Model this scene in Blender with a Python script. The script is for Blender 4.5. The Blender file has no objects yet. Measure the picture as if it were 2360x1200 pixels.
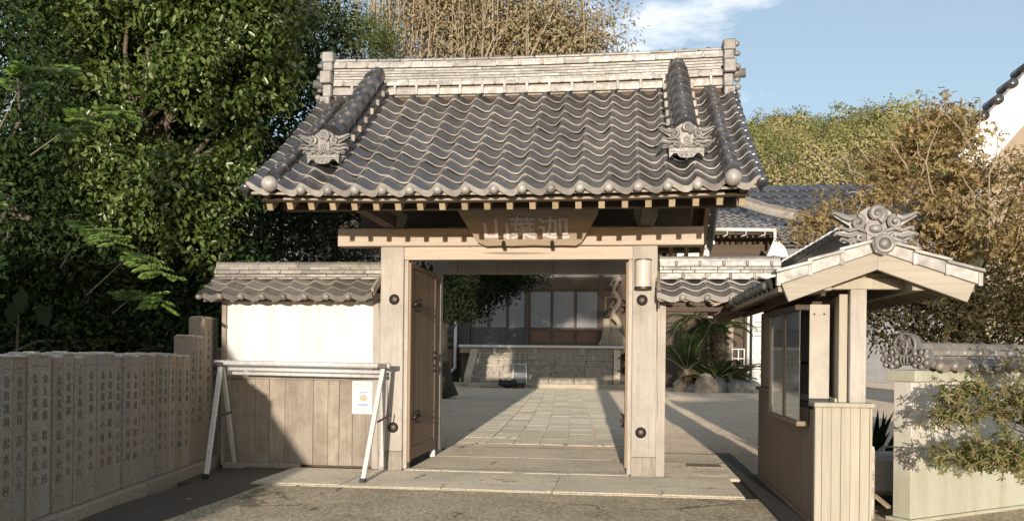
import bpy, math, random
import numpy as np
from mathutils import Matrix, Vector, noise
random.seed(7); RNG = np.random.default_rng(7)
R = math.radians
S = bpy.context.scene
COL = S.collection

# ------------------------------------------------------------------ camera
cam = bpy.data.cameras.new('camera'); camo = bpy.data.objects.new('camera', cam); COL.objects.link(camo)
cam.lens = 36*2038.9/2360; cam.sensor_width = 36; cam.shift_y = (818.5-600)/2360
cam.clip_end = 2000; cam.clip_start = .1
camo.matrix_world = Matrix.Translation((1.2065, -10.036, 1.35)) @ Matrix.Rotation(.1236, 4, 'Z') @ Matrix.Rotation(math.pi/2, 4, 'X') @ Matrix.Rotation(.0106, 4, 'Z')
S.camera = camo
# ------------------------------------------------------------------ sky, sun, exposure
SUN = Vector((.040, -1, .076)).normalized()          # towards the sun
w = bpy.data.worlds.new('World'); S.world = w; w.use_nodes = True
nt = w.node_tree; nt.nodes.clear()
def N(t, ty, **k):
    n = t.nodes.new(ty)
    for a, v in k.items(): setattr(n, a, v)
    return n
out = N(nt, 'ShaderNodeOutputWorld'); bg = N(nt, 'ShaderNodeBackground')
sky = N(nt, 'ShaderNodeTexSky', sky_type='NISHITA', sun_disc=False)
sky.sun_elevation = math.asin(SUN.z); sky.sun_rotation = math.atan2(SUN.x, SUN.y)
sky.air_density = 1.0; sky.dust_density = .4; sky.ozone_density = 2.2
tc = N(nt, 'ShaderNodeTexCoord'); mp = N(nt, 'ShaderNodeMapping'); mp.inputs['Scale'].default_value = (2.2, 2.2, 6.5); mp.inputs['Location'].default_value = (1.3, .4, .8)
nz = N(nt, 'ShaderNodeTexNoise'); nz.inputs['Scale'].default_value = 1.7; nz.inputs['Detail'].default_value = 9; nz.inputs['Roughness'].default_value = .62
cr = N(nt, 'ShaderNodeValToRGB'); cr.color_ramp.elements[0].color = (.16, .16, .16, 1); cr.color_ramp.elements[0].position = .56; cr.color_ramp.elements[1].position = .80
mul = N(nt, 'ShaderNodeMix', data_type='RGBA', blend_type='MIX')
mul.inputs[7].default_value = (6.2, 6.05, 6.05, 1)
L = nt.links.new
L(tc.outputs['Generated'], mp.inputs[0]); L(mp.outputs[0], nz.inputs['Vector']); L(nz.outputs[0], cr.inputs[0])
L(cr.outputs[0], mul.inputs[0]); L(sky.outputs[0], mul.inputs[6]); L(mul.outputs[2], bg.inputs[0])
bg.inputs[1].default_value = .15
L(bg.outputs[0], out.inputs[0])
sl = bpy.data.lights.new('sun', 'SUN'); sl.energy = 2.75; sl.angle = R(.5); sl.color = (1, .885, .755)
so = bpy.data.objects.new('sun', sl); COL.objects.link(so); so.rotation_euler = SUN.to_track_quat('Z', 'Y').to_euler(); so.location = (0, -20, 20)
S.view_settings.view_transform = 'Standard'; S.view_settings.look = 'None'; S.view_settings.gamma = 1
S.view_settings.use_curve_mapping = False; S.view_settings.exposure = .78
S.cycles.max_bounces = 6; S.cycles.transparent_max_bounces = 6

# ------------------------------------------------------------------ helpers
WM = {}
def tag(o, label=None, cat=None, group=None, kind=None):
    if label: o['label'] = label
    if cat: o['category'] = cat
    if group: o['group'] = group
    if kind: o['kind'] = kind
    return o
def empty(name, loc, rz=0, label=None, cat=None, group=None, kind=None):
    o = bpy.data.objects.new(name, None); COL.objects.link(o); o.empty_display_size = .2
    m = Matrix.Translation(loc) @ Matrix.Rotation(rz, 4, 'Z'); o.matrix_world = m; WM[o] = m
    return tag(o, label, cat, group, kind)
def link(name, me, parent=None, mw=None, mat=None):
    """new object of mesh me, mw = its matrix (in the frame of the top thing's geometry, world)"""
    o = bpy.data.objects.new(name, me); COL.objects.link(o)
    mw = mw if mw is not None else Matrix.Identity(4)
    WM[o] = mw
    if parent is not None:
        o.parent = parent; o.matrix_basis = WM[parent].inverted() @ mw
    else: o.matrix_basis = mw
    if mat is not None and not me.materials: me.materials.append(mat)
    return o
class M:
    def __init__(s, xf=None): s.v = []; s.f = []; s.xf = xf
    def add(s, vs, fs):
        n = len(s.v); s.v += [Vector(q) for q in vs]; s.f += [tuple(i+n for i in f) for f in fs]; return s
    def box(s, x0, x1, y0, y1, z0, z1, m=None):
        vs = [Vector((x, y, z)) for z in (z0, z1) for x, y in ((x0, y0), (x1, y0), (x1, y1), (x0, y1))]
        if m is not None: vs = [m @ q for q in vs]
        return s.add(vs, [(0,3,2,1),(4,5,6,7),(0,1,5,4),(1,2,6,5),(2,3,7,6),(3,0,4,7)])
    def beam(s, p, q, a, b, up=(0,0,1)):
        """box section a (side) x b (up) from p to q"""
        p, q = Vector(p), Vector(q); d = (q-p).normalized(); x = d.cross(Vector(up)).normalized(); z = x.cross(d)
        m = Matrix((x, d, z)).transposed().to_4x4(); m.translation = p
        return s.box(-a/2, a/2, 0, (q-p).length, -b/2, b/2, m)
    def tube(s, pts, rad, n=8, cap=True):
        pts = [Vector(p) for p in pts]; k = len(pts)
        if not hasattr(rad, '__len__'): rad = [rad]*k
        vs = []; pr = None
        for i, p in enumerate(pts):
            d = (pts[min(i+1, k-1)]-pts[max(i-1, 0)]).normalized()
            if pr is None: pr = d.orthogonal().normalized()
            pr = (pr - d*pr.dot(d))
            pr = pr.normalized() if pr.length > 1e-5 else d.orthogonal().normalized()
            b = d.cross(pr)
            for j in range(n):
                a = 2*math.pi*j/n; vs.append(p+(pr*math.cos(a)+b*math.sin(a))*rad[i])
        fs = [(i*n+j, i*n+(j+1) % n, (i+1)*n+(j+1) % n, (i+1)*n+j) for i in range(k-1) for j in range(n)]
        if cap: fs += [tuple(reversed(range(n))), tuple((k-1)*n+j for j in range(n))]
        return s.add(vs, fs)
    def cyl(s, p, q, r, r2=None, n=12): return s.tube([p, q], [r, r if r2 is None else r2], n)
    def ball(s, c, r, n=10, m=6):
        if not hasattr(r, '__len__'): r = (r, r, r)
        c = Vector(c); vs = [c+Vector((0, 0, r[2]))]
        for i in range(1, m):
            t = math.pi*i/m
            for j in range(n):
                a = 2*math.pi*j/n; vs.append(c+Vector((r[0]*math.sin(t)*math.cos(a), r[1]*math.sin(t)*math.sin(a), r[2]*math.cos(t))))
        vs.append(c-Vector((0, 0, r[2]))); e = len(vs)-1
        fs = [(0, 1+j, 1+(j+1) % n) for j in range(n)]
        fs += [(1+i*n+j, 1+(i+1)*n+j, 1+(i+1)*n+(j+1) % n, 1+i*n+(j+1) % n) for i in range(m-2) for j in range(n)]
        fs += [(e, 1+(m-2)*n+(j+1) % n, 1+(m-2)*n+j) for j in range(n)]
        return s.add(vs, fs)
    def prism(s, poly, lo, hi, axis='y'):
        """poly of 2D points extruded along axis from lo to hi"""
        k = len(poly)
        def P(a, b, c): return {'y': (a, c, b), 'x': (c, a, b), 'z': (a, b, c)}[axis]
        vs = [P(a, b, lo) for a, b in poly]+[P(a, b, hi) for a, b in poly]
        return s.add(vs, [tuple(reversed(range(k))), tuple(range(k, 2*k))]+[(i, (i+1) % k, (i+1) % k+k, i+k) for i in range(k)])
    def mesh(s, name, origin=None, smooth=False, center=True):
        vs = s.v if s.xf is None else [s.xf @ q for q in s.v]
        if origin is None:
            if center:
                xs = [q.x for q in vs]; ys = [q.y for q in vs]; zs = [q.z for q in vs]
                origin = Vector(((min(xs)+max(xs))/2, (min(ys)+max(ys))/2, min(zs)))
            else: origin = Vector((0, 0, 0))
        me = bpy.data.meshes.new(name); me.from_pydata([q-origin for q in vs], [], s.f); me.update()
        if smooth: me.shade_smooth()
        return me, origin
    def build(s, name, mat, parent=None, smooth=False, bevel=0, origin=None):
        me, o = s.mesh(name, origin, smooth)
        import bmesh
        bm = bmesh.new(); bm.from_mesh(me); bmesh.ops.recalc_face_normals(bm, faces=bm.faces)
        if bevel: bmesh.ops.bevel(bm, geom=bm.edges, offset=bevel, segments=1, affect='EDGES', profile=.5)
        bm.to_mesh(me); bm.free()
        if smooth: me.shade_smooth()
        return link(name, me, parent, Matrix.Translation(o), mat)
def autosmooth(me, ang=.7):
    me.shade_smooth()
    try: me.set_sharp_from_angle(angle=ang)
    except Exception: pass

# ------------------------------------------------------------------ materials
def newmat(name):
    m = bpy.data.materials.new(name); m.use_nodes = True; t = m.node_tree; t.nodes.clear()
    o = N(t, 'ShaderNodeOutputMaterial'); b = N(t, 'ShaderNodeBsdfPrincipled'); t.links.new(b.outputs[0], o.inputs[0])
    return m, t, b
def ramp(t, fac, stops):
    r = N(t, 'ShaderNodeValToRGB'); e = r.color_ramp.elements
    while len(e) < len(stops): e.new(.5)
    for el, (p, c) in zip(e, stops): el.position = p; el.color = (*c, 1)
    t.links.new(fac, r.inputs[0]); return r.outputs[0]
def mixc(t, f, a, b, mode='MIX'):
    m = N(t, 'ShaderNodeMix', data_type='RGBA', blend_type=mode)
    for i, v in ((0, f), (6, a), (7, b)):
        if isinstance(v, (int, float)): m.inputs[i].default_value = v
        elif isinstance(v, tuple): m.inputs[i].default_value = (*v, 1)
        else: t.links.new(v, m.inputs[i])
    return m.outputs[2]
def noi(t, vec, scale, detail=4, rough=.55, out=0):
    n = N(t, 'ShaderNodeTexNoise'); n.inputs['Scale'].default_value = scale; n.inputs['Detail'].default_value = detail; n.inputs['Roughness'].default_value = rough
    if vec is not None: t.links.new(vec, n.inputs['Vector'])
    return n.outputs[out]
def vecs(t, scale=(1, 1, 1), rnd=True, space='Object'):
    c = N(t, 'ShaderNodeTexCoord'); mp = N(t, 'ShaderNodeMapping'); mp.inputs['Scale'].default_value = scale
    t.links.new(c.outputs[space], mp.inputs[0])
    if rnd:
        oi = N(t, 'ShaderNodeObjectInfo'); m = N(t, 'ShaderNodeMath', operation='MULTIPLY'); m.inputs[1].default_value = 37.0
        t.links.new(oi.outputs['Random'], m.inputs[0]); cb = N(t, 'ShaderNodeCombineXYZ')
        for i in range(3): t.links.new(m.outputs[0], cb.inputs[i])
        t.links.new(cb.outputs[0], mp.inputs['Location'])
    return mp.outputs[0]
def objrand(t, lo, hi):
    oi = N(t, 'ShaderNodeObjectInfo'); r = N(t, 'ShaderNodeMapRange'); r.inputs[3].default_value = lo; r.inputs[4].default_value = hi
    t.links.new(oi.outputs['Random'], r.inputs[0]); return r.outputs[0]
def bump(t, b, h, strength=.3, dist=.01):
    n = N(t, 'ShaderNodeBump'); n.inputs['Strength'].default_value = strength; n.inputs['Distance'].default_value = dist
    t.links.new(h, n.inputs['Height']); t.links.new(n.outputs[0], b.inputs['Normal'])
def wood(name, c1, c2, axis='z', grain=60, rough=.75, var=.15, knots=True, dirt=None, crack=0):
    m, t, b = newmat(name)
    sc = {'x': (.06, 1, 1), 'y': (1, .06, 1), 'z': (1, 1, .06)}[axis]
    v = vecs(t, sc); g = noi(t, v, grain, 5, .65); g2 = noi(t, v, grain*.16, 3)
    col = ramp(t, g, [(.3, c1), (.62, c2)])
    col = mixc(t, .45, col, ramp(t, g2, [(.3, c1), (.7, c2)]))
    if knots:
        vo = N(t, 'ShaderNodeTexVoronoi'); vo.inputs['Scale'].default_value = 2.6
        t.links.new(vecs(t, {'x': (.5, 1, 1), 'y': (1, .5, 1), 'z': (1, 1, .5)}[axis]), vo.inputs['Vector'])
        k = ramp(t, vo.outputs['Distance'], [(.03, (1, 1, 1)), (.075, (0, 0, 0))])
        col = mixc(t, k, col, tuple(x*.35 for x in c1))
    if crack:
        ck = noi(t, vecs(t, tuple(x*.35 if x < .5 else x for x in sc)), crack, 2, .5)
        col = mixc(t, ramp(t, ck, [(.665, (0, 0, 0)), (.70, (.75, .75, .75))]), col, tuple(x*.3 for x in c1))
    if dirt:
        d = noi(t, vecs(t, (1, 1, 1), True), 2.2, 6, .7); d = ramp(t, d, [(.45, (0, 0, 0)), (.7, (1, 1, 1))])
        col = mixc(t, d, col, dirt)
    r = objrand(t, 1-var, 1+var*.4); cb = N(t, 'ShaderNodeCombineColor')
    for i in range(3): t.links.new(r, cb.inputs[i])
    col = mixc(t, 1.0, col, cb.outputs[0], 'MULTIPLY')
    t.links.new(col, b.inputs['Base Color']); b.inputs['Roughness'].default_value = rough
    bump(t, b, g, .35, .004); return m
def grainy(name, c1, c2, scale=30, rough=.9, dr=0., cracks=0., big=None, bigscale=1.2, bmp=.4, dist=.01, var=0., spec=None, lo=.35, hi=.65, rnd=True, fine=None):
    m, t, b = newmat(name); v = vecs(t, rnd=rnd)
    g = noi(t, v, scale, 8, .7); col = ramp(t, g, [(lo, c1), (hi, c2)])
    if big:
        k = ramp(t, noi(t, v, bigscale, 6, .65), [(.42, (0, 0, 0)), (.66, (1, 1, 1))]); col = mixc(t, k, col, big)
    if fine:
        vo = N(t, 'ShaderNodeTexVoronoi'); vo.inputs['Scale'].default_value = fine; t.links.new(v, vo.inputs['Vector'])
        h = N(t, 'ShaderNodeSeparateColor'); t.links.new(vo.outputs['Color'], h.inputs[0])
        col = mixc(t, .45, col, ramp(t, h.outputs[0], [(.1, tuple(x*.6 for x in c1)), (.9, tuple(min(1, x*1.45) for x in c2))]))
    if cracks:
        wv = noi(t, v, 3, 4, .6, 1); ad = N(t, 'ShaderNodeMix', data_type='RGBA', blend_type='ADD'); ad.inputs[0].default_value = .35; t.links.new(v, ad.inputs[6]); t.links.new(wv, ad.inputs[7])
        vc = N(t, 'ShaderNodeTexVoronoi', feature='DISTANCE_TO_EDGE'); vc.inputs['Scale'].default_value = cracks; t.links.new(ad.outputs[2], vc.inputs['Vector'])
        brk = ramp(t, noi(t, v, 1.3, 3), [(.50, (0, 0, 0)), (.58, (1, 1, 1))])
        cm = mixc(t, 1., ramp(t, vc.outputs['Distance'], [(.006, (.8, .8, .8)), (.016, (0, 0, 0))]), brk, 'MULTIPLY')
        col = mixc(t, cm, col, tuple(x*.35 for x in c1))
    if var:
        r = objrand(t, 1-var, 1+var); cb = N(t, 'ShaderNodeCombineColor')
        for i in range(3): t.links.new(r, cb.inputs[i])
        col = mixc(t, 1.0, col, cb.outputs[0], 'MULTIPLY')
    t.links.new(col, b.inputs['Base Color']); b.inputs['Roughness'].default_value = rough
    if spec is not None: b.inputs['Specular IOR Level'].default_value = spec
    if dr: b.inputs['Diffuse Roughness'].default_value = dr
    if dr:
        g = noi(t, v, scale*1.3, 3, .6)
    bump(t, b, g, bmp, dist); return m
def tilemat(name, c=(.15, .15, .165), metal=.55, rough=.4, moss=.35, mossc=(.22, .19, .13)):
    m, t, b = newmat(name); v = vecs(t)
    g = noi(t, v, 9, 6, .65); k = ramp(t, g, [(.3, tuple(x*.72 for x in c)), (.7, tuple(x*1.3 for x in c))])
    r = objrand(t, .72, 1.25); cb = N(t, 'ShaderNodeCombineColor')
    for i in range(3): t.links.new(r, cb.inputs[i])
    k = mixc(t, 1.0, k, cb.outputs[0], 'MULTIPLY')
    d = ramp(t, noi(t, v, 3.1, 7, .7), [(.47, (0, 0, 0)), (.72, (moss,)*3)])
    t.links.new(mixc(t, d, k, mossc), b.inputs['Base Color'])
    b.inputs['Metallic'].default_value = metal
    rr = ramp(t, noi(t, v, 14, 4), [(.3, (rough*.85,)*3), (.7, (rough*1.25,)*3)]); t.links.new(rr, b.inputs['Roughness'])
    bump(t, b, noi(t, v, 60, 4), .12, .003); return m
def leafmat(name, cols, rough=.4, trans=.25, spec=.5):
    m, t, b = newmat(name)
    g = N(t, 'ShaderNodeNewGeometry'); col = ramp(t, g.outputs['Random Per Island'], [(i/(len(cols)-1) if len(cols) > 1 else 0, c) for i, c in enumerate(cols)])
    t.links.new(col, b.inputs['Base Color']); b.inputs['Roughness'].default_value = rough; b.inputs['Specular IOR Level'].default_value = spec
    o = [n for n in t.nodes if n.type == 'OUTPUT_MATERIAL'][0]
    tr = N(t, 'ShaderNodeBsdfTranslucent'); mx = N(t, 'ShaderNodeMixShader'); mx.inputs[0].default_value = trans
    t.links.new(mixc(t, 1.0, col, (1.0, 1.1, .6), 'MULTIPLY'), tr.inputs[0]); t.links.new(b.outputs[0], mx.inputs[1]); t.links.new(tr.outputs[0], mx.inputs[2]); t.links.new(mx.outputs[0], o.inputs[0])
    return m
def plain(name, c, rough=.6, metal=0., spec=.5):
    return grainy(name, tuple(x*.88 for x in c), tuple(min(1, x*1.08) for x in c), 40, rough, bmp=.08, dist=.002) if not metal else metalmat(name, c, rough, metal)
def metalmat(name, c, rough=.4, metal=.9):
    m, t, b = newmat(name); v = vecs(t); g = noi(t, v, 25, 5)
    t.links.new(ramp(t, g, [(.3, tuple(x*.75 for x in c)), (.7, c)]), b.inputs['Base Color']); b.inputs['Metallic'].default_value = metal; b.inputs['Roughness'].default_value = rough
    return m

m_post = wood('weathered_pale_wood', (.38, .34, .29), (.56, .515, .455), 'z', 55, .8, .05, dirt=(.36, .32, .27), crack=26)
m_foot = wood('damp_post_foot', (.24, .205, .165), (.50, .45, .39), 'z', 45, .85, .05, dirt=(.22, .20, .15), crack=30)
m_beam = wood('planed_warm_wood', (.44, .36, .275), (.61, .515, .415), 'x', 50, .7, .05, crack=22)
m_board = wood('grey_brown_boards', (.27, .225, .18), (.44, .38, .31), 'z', 45, .8, .16, knots=False, dirt=(.22, .17, .13))
m_board2 = wood('brown_booth_boards', (.22, .155, .105), (.34, .25, .175), 'z', 60, .8, .1, knots=False)
m_bench = wood('pale_yellow_boards', (.38, .34, .26), (.52, .47, .37), 'z', 40, .75, .06, knots=False)
m_barge = wood('pale_barge_boards', (.34, .30, .235), (.48, .43, .345), 'x', 40, .75, .05, knots=False)
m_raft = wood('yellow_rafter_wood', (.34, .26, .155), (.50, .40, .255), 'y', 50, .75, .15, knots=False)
m_dark = wood('dark_wood', (.07, .05, .035), (.13, .095, .065), 'x', 40, .8, .1, knots=False)  # evenly dark timber colour, grain along x
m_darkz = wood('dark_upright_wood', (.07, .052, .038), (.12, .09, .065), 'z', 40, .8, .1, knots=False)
m_door = wood('door_wood', (.24, .16, .10), (.38, .27, .17), 'z', 50, .7, .14, knots=False)
m_tile = tilemat('smoked_roof_tile', (.145, .144, .15), .68, .30, .55, (.16, .14, .105))
m_ridge = tilemat('sunlit_ridge_tile', (.34, .33, .31), .25, .5, .3, (.30, .26, .19))  # same tile as the roof, paled in colour for faces turned to the sun
m_oldtile = tilemat('aged_wall_tile', (.27, .245, .215), .25, .5, .55, (.25, .215, .14))
m_ornament = tilemat('carved_tile', (.27, .26, .245), .25, .5, .6, (.20, .18, .14))
m_sunedge = tilemat('verge_tile', (.40, .375, .34), .2, .5, .15, (.45, .42, .35))  # roof tile paled on noses and end balls to stand for sunlight
m_plaster = grainy('white_plaster', (.84, .83, .80), (.90, .89, .87), 14, .9, big=(.80, .78, .73), bigscale=.8, bmp=.1)
def wallmat():
    m, t, b = newmat('algae_stained_plaster'); v = vecs(t, rnd=False)
    g = noi(t, v, 2.0, 8, .7); sx = N(t, 'ShaderNodeSeparateXYZ'); t.links.new(v, sx.inputs[0])
    mr = N(t, 'ShaderNodeMapRange'); mr.inputs[1].default_value = 1.25; mr.inputs[2].default_value = .15; t.links.new(sx.outputs['Z'], mr.inputs[0])
    ad = N(t, 'ShaderNodeMath', operation='MULTIPLY_ADD'); ad.inputs[1].default_value = .45; t.links.new(g, ad.inputs[0]); t.links.new(mr.outputs[0], ad.inputs[2])
    k = ramp(t, ad.outputs[0], [(.5, (.76, .72, .655)), (.95, (.60, .58, .48)), (1.0, (.54, .53, .42))])
    f = ramp(t, noi(t, v, 22, 6, .7), [(.3, (.88, .88, .88)), (.7, (1, 1, 1))])
    t.links.new(mixc(t, 1., k, f, 'MULTIPLY'), b.inputs['Base Color']); b.inputs['Roughness'].default_value = .9; bump(t, b, noi(t, v, 70, 4), .15, .004); return m
def streaky(m):
    t = m.node_tree; b = [n for n in t.nodes if n.type == 'BSDF_PRINCIPLED'][0]; src = b.inputs['Base Color'].links[0].from_socket
    st_ = ramp(t, noi(t, vecs(t, (1, 1, .10), False), 6, 6, .65), [(.42, (1, 1, 1)), (.75, (.80, .77, .70))])
    t.links.new(mixc(t, 1., src, st_, 'MULTIPLY'), b.inputs['Base Color'])
streaky(m_plaster); m_rwall = wallmat(); streaky(m_rwall)
m_granite = grainy('carved_granite', (.21, .185, .155), (.38, .345, .295), 55, .85, big=(.30, .22, .14), bigscale=1.5, bmp=.7, dist=.008, var=.14, fine=140)
m_granitetop = grainy('pale_granite_top', (.5, .45, .38), (.66, .6, .52), 30, .9, bmp=.6)  # paler granite for the post tops
m_ink = grainy('incised_lettering', (.10, .09, .075), (.19, .17, .145), 60, .9)
m_asphalt = grainy('worn_asphalt', (.27, .215, .14), (.56, .465, .325), 38, .92, dr=1.0, bmp=.9, dist=.016, big=(.18, .165, .095), bigscale=1.1, rnd=False, fine=55, cracks=.75)
m_asph2 = grainy('dark_asphalt_and_shade', (.055, .047, .038), (.115, .10, .08), 70, .95, bmp=.8, rnd=False, fine=110)  # dark asphalt; also lends the strip beside the booth its painted shade
m_conc = grainy('worn_concrete', (.50, .435, .325), (.68, .60, .46), 25, .9, dr=1.0, bmp=.8, dist=.02, big=(.34, .31, .235), bigscale=1.1, rnd=True, fine=150, var=.10, cracks=1.1)
m_sand = grainy('raked_sand', (.50, .40, .285), (.70, .575, .43), 24, .95, dr=1.0, bmp=.9, dist=.022, big=(.42, .35, .26), bigscale=.6, rnd=False, fine=45)
m_stone = grainy('paving_stone', (.44, .39, .295), (.60, .54, .42), 14, .85, dr=1.0, bmp=.9, dist=.03, big=(.36, .35, .23), bigscale=1.4, var=.14, fine=120)
m_earth = grainy('earth', (.10, .08, .055), (.17, .14, .10), 10, .95)
m_rockA = grainy('tan_rock', (.30, .24, .17), (.50, .41, .31), 4, .85, bmp=.8, dist=.05)
m_rockB = grainy('blue_grey_rock', (.15, .16, .15), (.28, .29, .27), 4, .85, bmp=.8, dist=.05)
m_iron = metalmat('dark_iron', (.10, .085, .075), .5, .7)
m_alu = metalmat('painted_alloy_pipe', (.80, .785, .75), .45, .12)
m_black = plain('black_rubber', (.02, .02, .02), .6)
m_white = plain('white_paint', (.78, .77, .74), .5)
m_lamp = plain('cream_lamp_shade', (.62, .57, .48), .35)
m_letter = plain('grey_lilac_lettering', (.80, .76, .78), .8)
m_sign = wood('old_sign_board', (.36, .28, .19), (.54, .43, .31), 'x', 40, .8, .02)
m_blue = plain('pale_blue_print', (.30, .42, .62), .6)
m_peach = plain('peach_print', (.72, .50, .36), .7)
m_bark = grainy('bark', (.09, .07, .05), (.20, .16, .12), 12, .9, bmp=1, dist=.03)
m_barkd = grainy('dark_bark', (.03, .026, .02), (.075, .062, .048), 12, .9, bmp=1, dist=.03)
m_twig = grainy('pale_twig', (.30, .245, .175), (.46, .39, .29), 12, .9)
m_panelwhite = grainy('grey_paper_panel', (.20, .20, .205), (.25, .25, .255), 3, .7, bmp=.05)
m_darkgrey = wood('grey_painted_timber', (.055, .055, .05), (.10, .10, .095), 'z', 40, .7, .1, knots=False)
m_brownp = wood('red_brown_panel', (.12, .065, .04), (.18, .105, .065), 'x', 40, .6, .1, knots=False)
m_copper = plain('pale_gutter', (.72, .70, .66), .5)
m_tan = grainy('tan_board_panel', (.33, .27, .20), (.40, .33, .25), 6, .8, bmp=.05)
m_endb = grainy('weathered_white_board', (.44, .41, .35), (.54, .50, .43), 8, .8, bmp=.1)
def glassmat():
    m, t, b = newmat('case_glass'); b.inputs['Base Color'].default_value = (.75, .78, .8, 1); b.inputs['Roughness'].default_value = .05
    b.inputs['Transmission Weight'].default_value = .85; b.inputs['IOR'].default_value = 1.45; return m
m_glass = glassmat()
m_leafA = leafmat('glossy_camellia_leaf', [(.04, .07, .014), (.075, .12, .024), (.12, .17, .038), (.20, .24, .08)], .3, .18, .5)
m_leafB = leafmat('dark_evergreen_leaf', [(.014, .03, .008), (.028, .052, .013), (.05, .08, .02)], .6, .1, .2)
m_leafG = leafmat('dark_olive_brown_leaf', [(.02, .028, .01), (.05, .045, .018), (.10, .075, .03), (.03, .04, .012)], .6, .15, .2)
m_leafK = leafmat('shade_darkened_leaf', [(.008, .016, .006), (.016, .028, .009), (.03, .042, .014)], .65, .08, .15)  # evergreen leaf darkened in colour to stand for shade
m_leafC = leafmat('light_green_compound_leaf', [(.11, .19, .03), (.17, .26, .045), (.22, .30, .07)], .45, .35)
m_leafD = leafmat('brown_bamboo_leaf', [(.22, .16, .085), (.36, .28, .165), (.46, .38, .25), (.28, .29, .13)], .7, .2)
m_leafE = leafmat('rusty_maple_leaf', [(.22, .15, .065), (.34, .235, .11), (.46, .33, .16), (.26, .26, .09)], .6, .25)
m_leafF = leafmat('green_maple_leaf', [(.15, .19, .05), (.25, .27, .09), (.36, .27, .14), (.22, .23, .07), (.33, .22, .12)], .5, .35)
m_leafH = leafmat('hill_foliage', [(.15, .18, .05), (.22, .25, .08), (.28, .29, .11), (.27, .23, .14), (.14, .18, .055)], .8, .1)
def tonemat(m, stops):
    t = m.node_tree; a = N(t, 'ShaderNodeAttribute'); a.attribute_name = 'tone'; c = ramp(t, a.outputs['Fac'], stops)
    b = [n for n in t.nodes if n.type == 'BSDF_PRINCIPLED'][0]; src = b.inputs['Base Color'].links[0].from_socket
    t.links.new(mixc(t, .82, src, c), b.inputs['Base Color'])
tonemat(m_leafH, [(0, (.05, .075, .025)), (.3, (.19, .21, .06)), (.65, (.40, .38, .13)), (.85, (.42, .33, .20)), (1, (.11, .14, .04))])
m_cycad = leafmat('cycad_leaf', [(.03, .075, .015), (.07, .14, .025), (.16, .20, .07)], .4, .15)

# ================================================================== GROUND
def sheet(name, x0, x1, y0, y1, z, mat, th=.2, parent=None):
    return tag(M().box(x0, x1, y0, y1, z-th, z).build(name, mat, parent), kind='structure')
def grid_sheet(name, x0, x1, y0, y1, z, mat, nx, ny, amp=.01, sc=.8):
    vs = []; 
    for j in range(ny+1):
        for i in range(nx+1):
            x = x0+(x1-x0)*i/nx; y = y0+(y1-y0)*j/ny
            e = 0 if i in (0, nx) or j in (0, ny) else amp*noise.fractal(Vector((x*sc, y*sc, 3.3)), .8, 2.2, 4)
            vs.append((x, y, z+e))
    fs = [(j*(nx+1)+i, j*(nx+1)+i+1, (j+1)*(nx+1)+i+1, (j+1)*(nx+1)+i) for j in range(ny) for i in range(nx)]
    me = bpy.data.meshes.new(name); me.from_pydata(vs, [], fs); me.shade_smooth()
    return tag(link(name, me, None, None, mat), kind='structure')
sheet('ground', -400, 400, -60, 900, -.14, m_earth, .3)
grid_sheet('courtyard_gravel', -22, 22, 2.66, 45, -.012, m_sand, 160, 160, .014, 1.6)
grid_sheet('road', -3.2, 14, -40, -1.27, -.010, m_asphalt, 90, 160, .006, 2.)
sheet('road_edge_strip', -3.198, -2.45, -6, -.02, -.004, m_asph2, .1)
# concrete aprons in front of and inside the gate: separate cast slabs with recessed joints
pav = empty('gate_apron', (0, -.6, 0), kind='structure')
slabs = [(-2.60, -1.66, -1.245, -.01), (-1.65, .53, -1.27, -.01), (.54, 2.40, -1.275, -.01), (-1.27, 1.285, .19, 1.5), (-1.27, 1.285, 1.51, 2.74), (1.70, 2.52, -.0, 1.3), (1.70, 2.52, 1.31, 2.45)]
for i, (a, b, c, d) in enumerate(slabs):
    M().box(a, b, c, d, -.12, .010-(.003*(i % 2))).build('concrete_slab', m_conc, pav, bevel=.004)
sheet('booth_shade_strip', 2.53, 2.734, -7, 2.72, .008, m_asph2, .1)  # dark ground laid in place of the shade along the booth
grid_sheet('side_yard', 2.735, 14, -1.26, 2.655, -.014, m_sand, 60, 30, .006, 2)
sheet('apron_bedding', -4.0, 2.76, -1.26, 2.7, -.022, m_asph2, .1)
M().box(-1.3, 1.3, .0, .17, -.1, .016).build('threshold_sill', m_conc, pav, bevel=.008)
M().box(-2.6, .53, -1.3, -1.272, -.1, .0).build('kerb_strip', m_stone, pav)
M().box(.54, 2.4, -1.325, -1.28, -.1, -.002).build('kerb_strip', m_stone, pav)
# tile-mosaic plate and cast cover in the side slab
for i in range(5):
    x = 2.02+.085*i; M().box(x, x+.078, 1.0, 1.3, -.05, .014).build('yellow_tile', m_raft, pav)
M().cyl((2.24, .42, 0), (2.24, .42, .012), .20, n=28).build('drain_cover', m_conc, pav)

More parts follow.
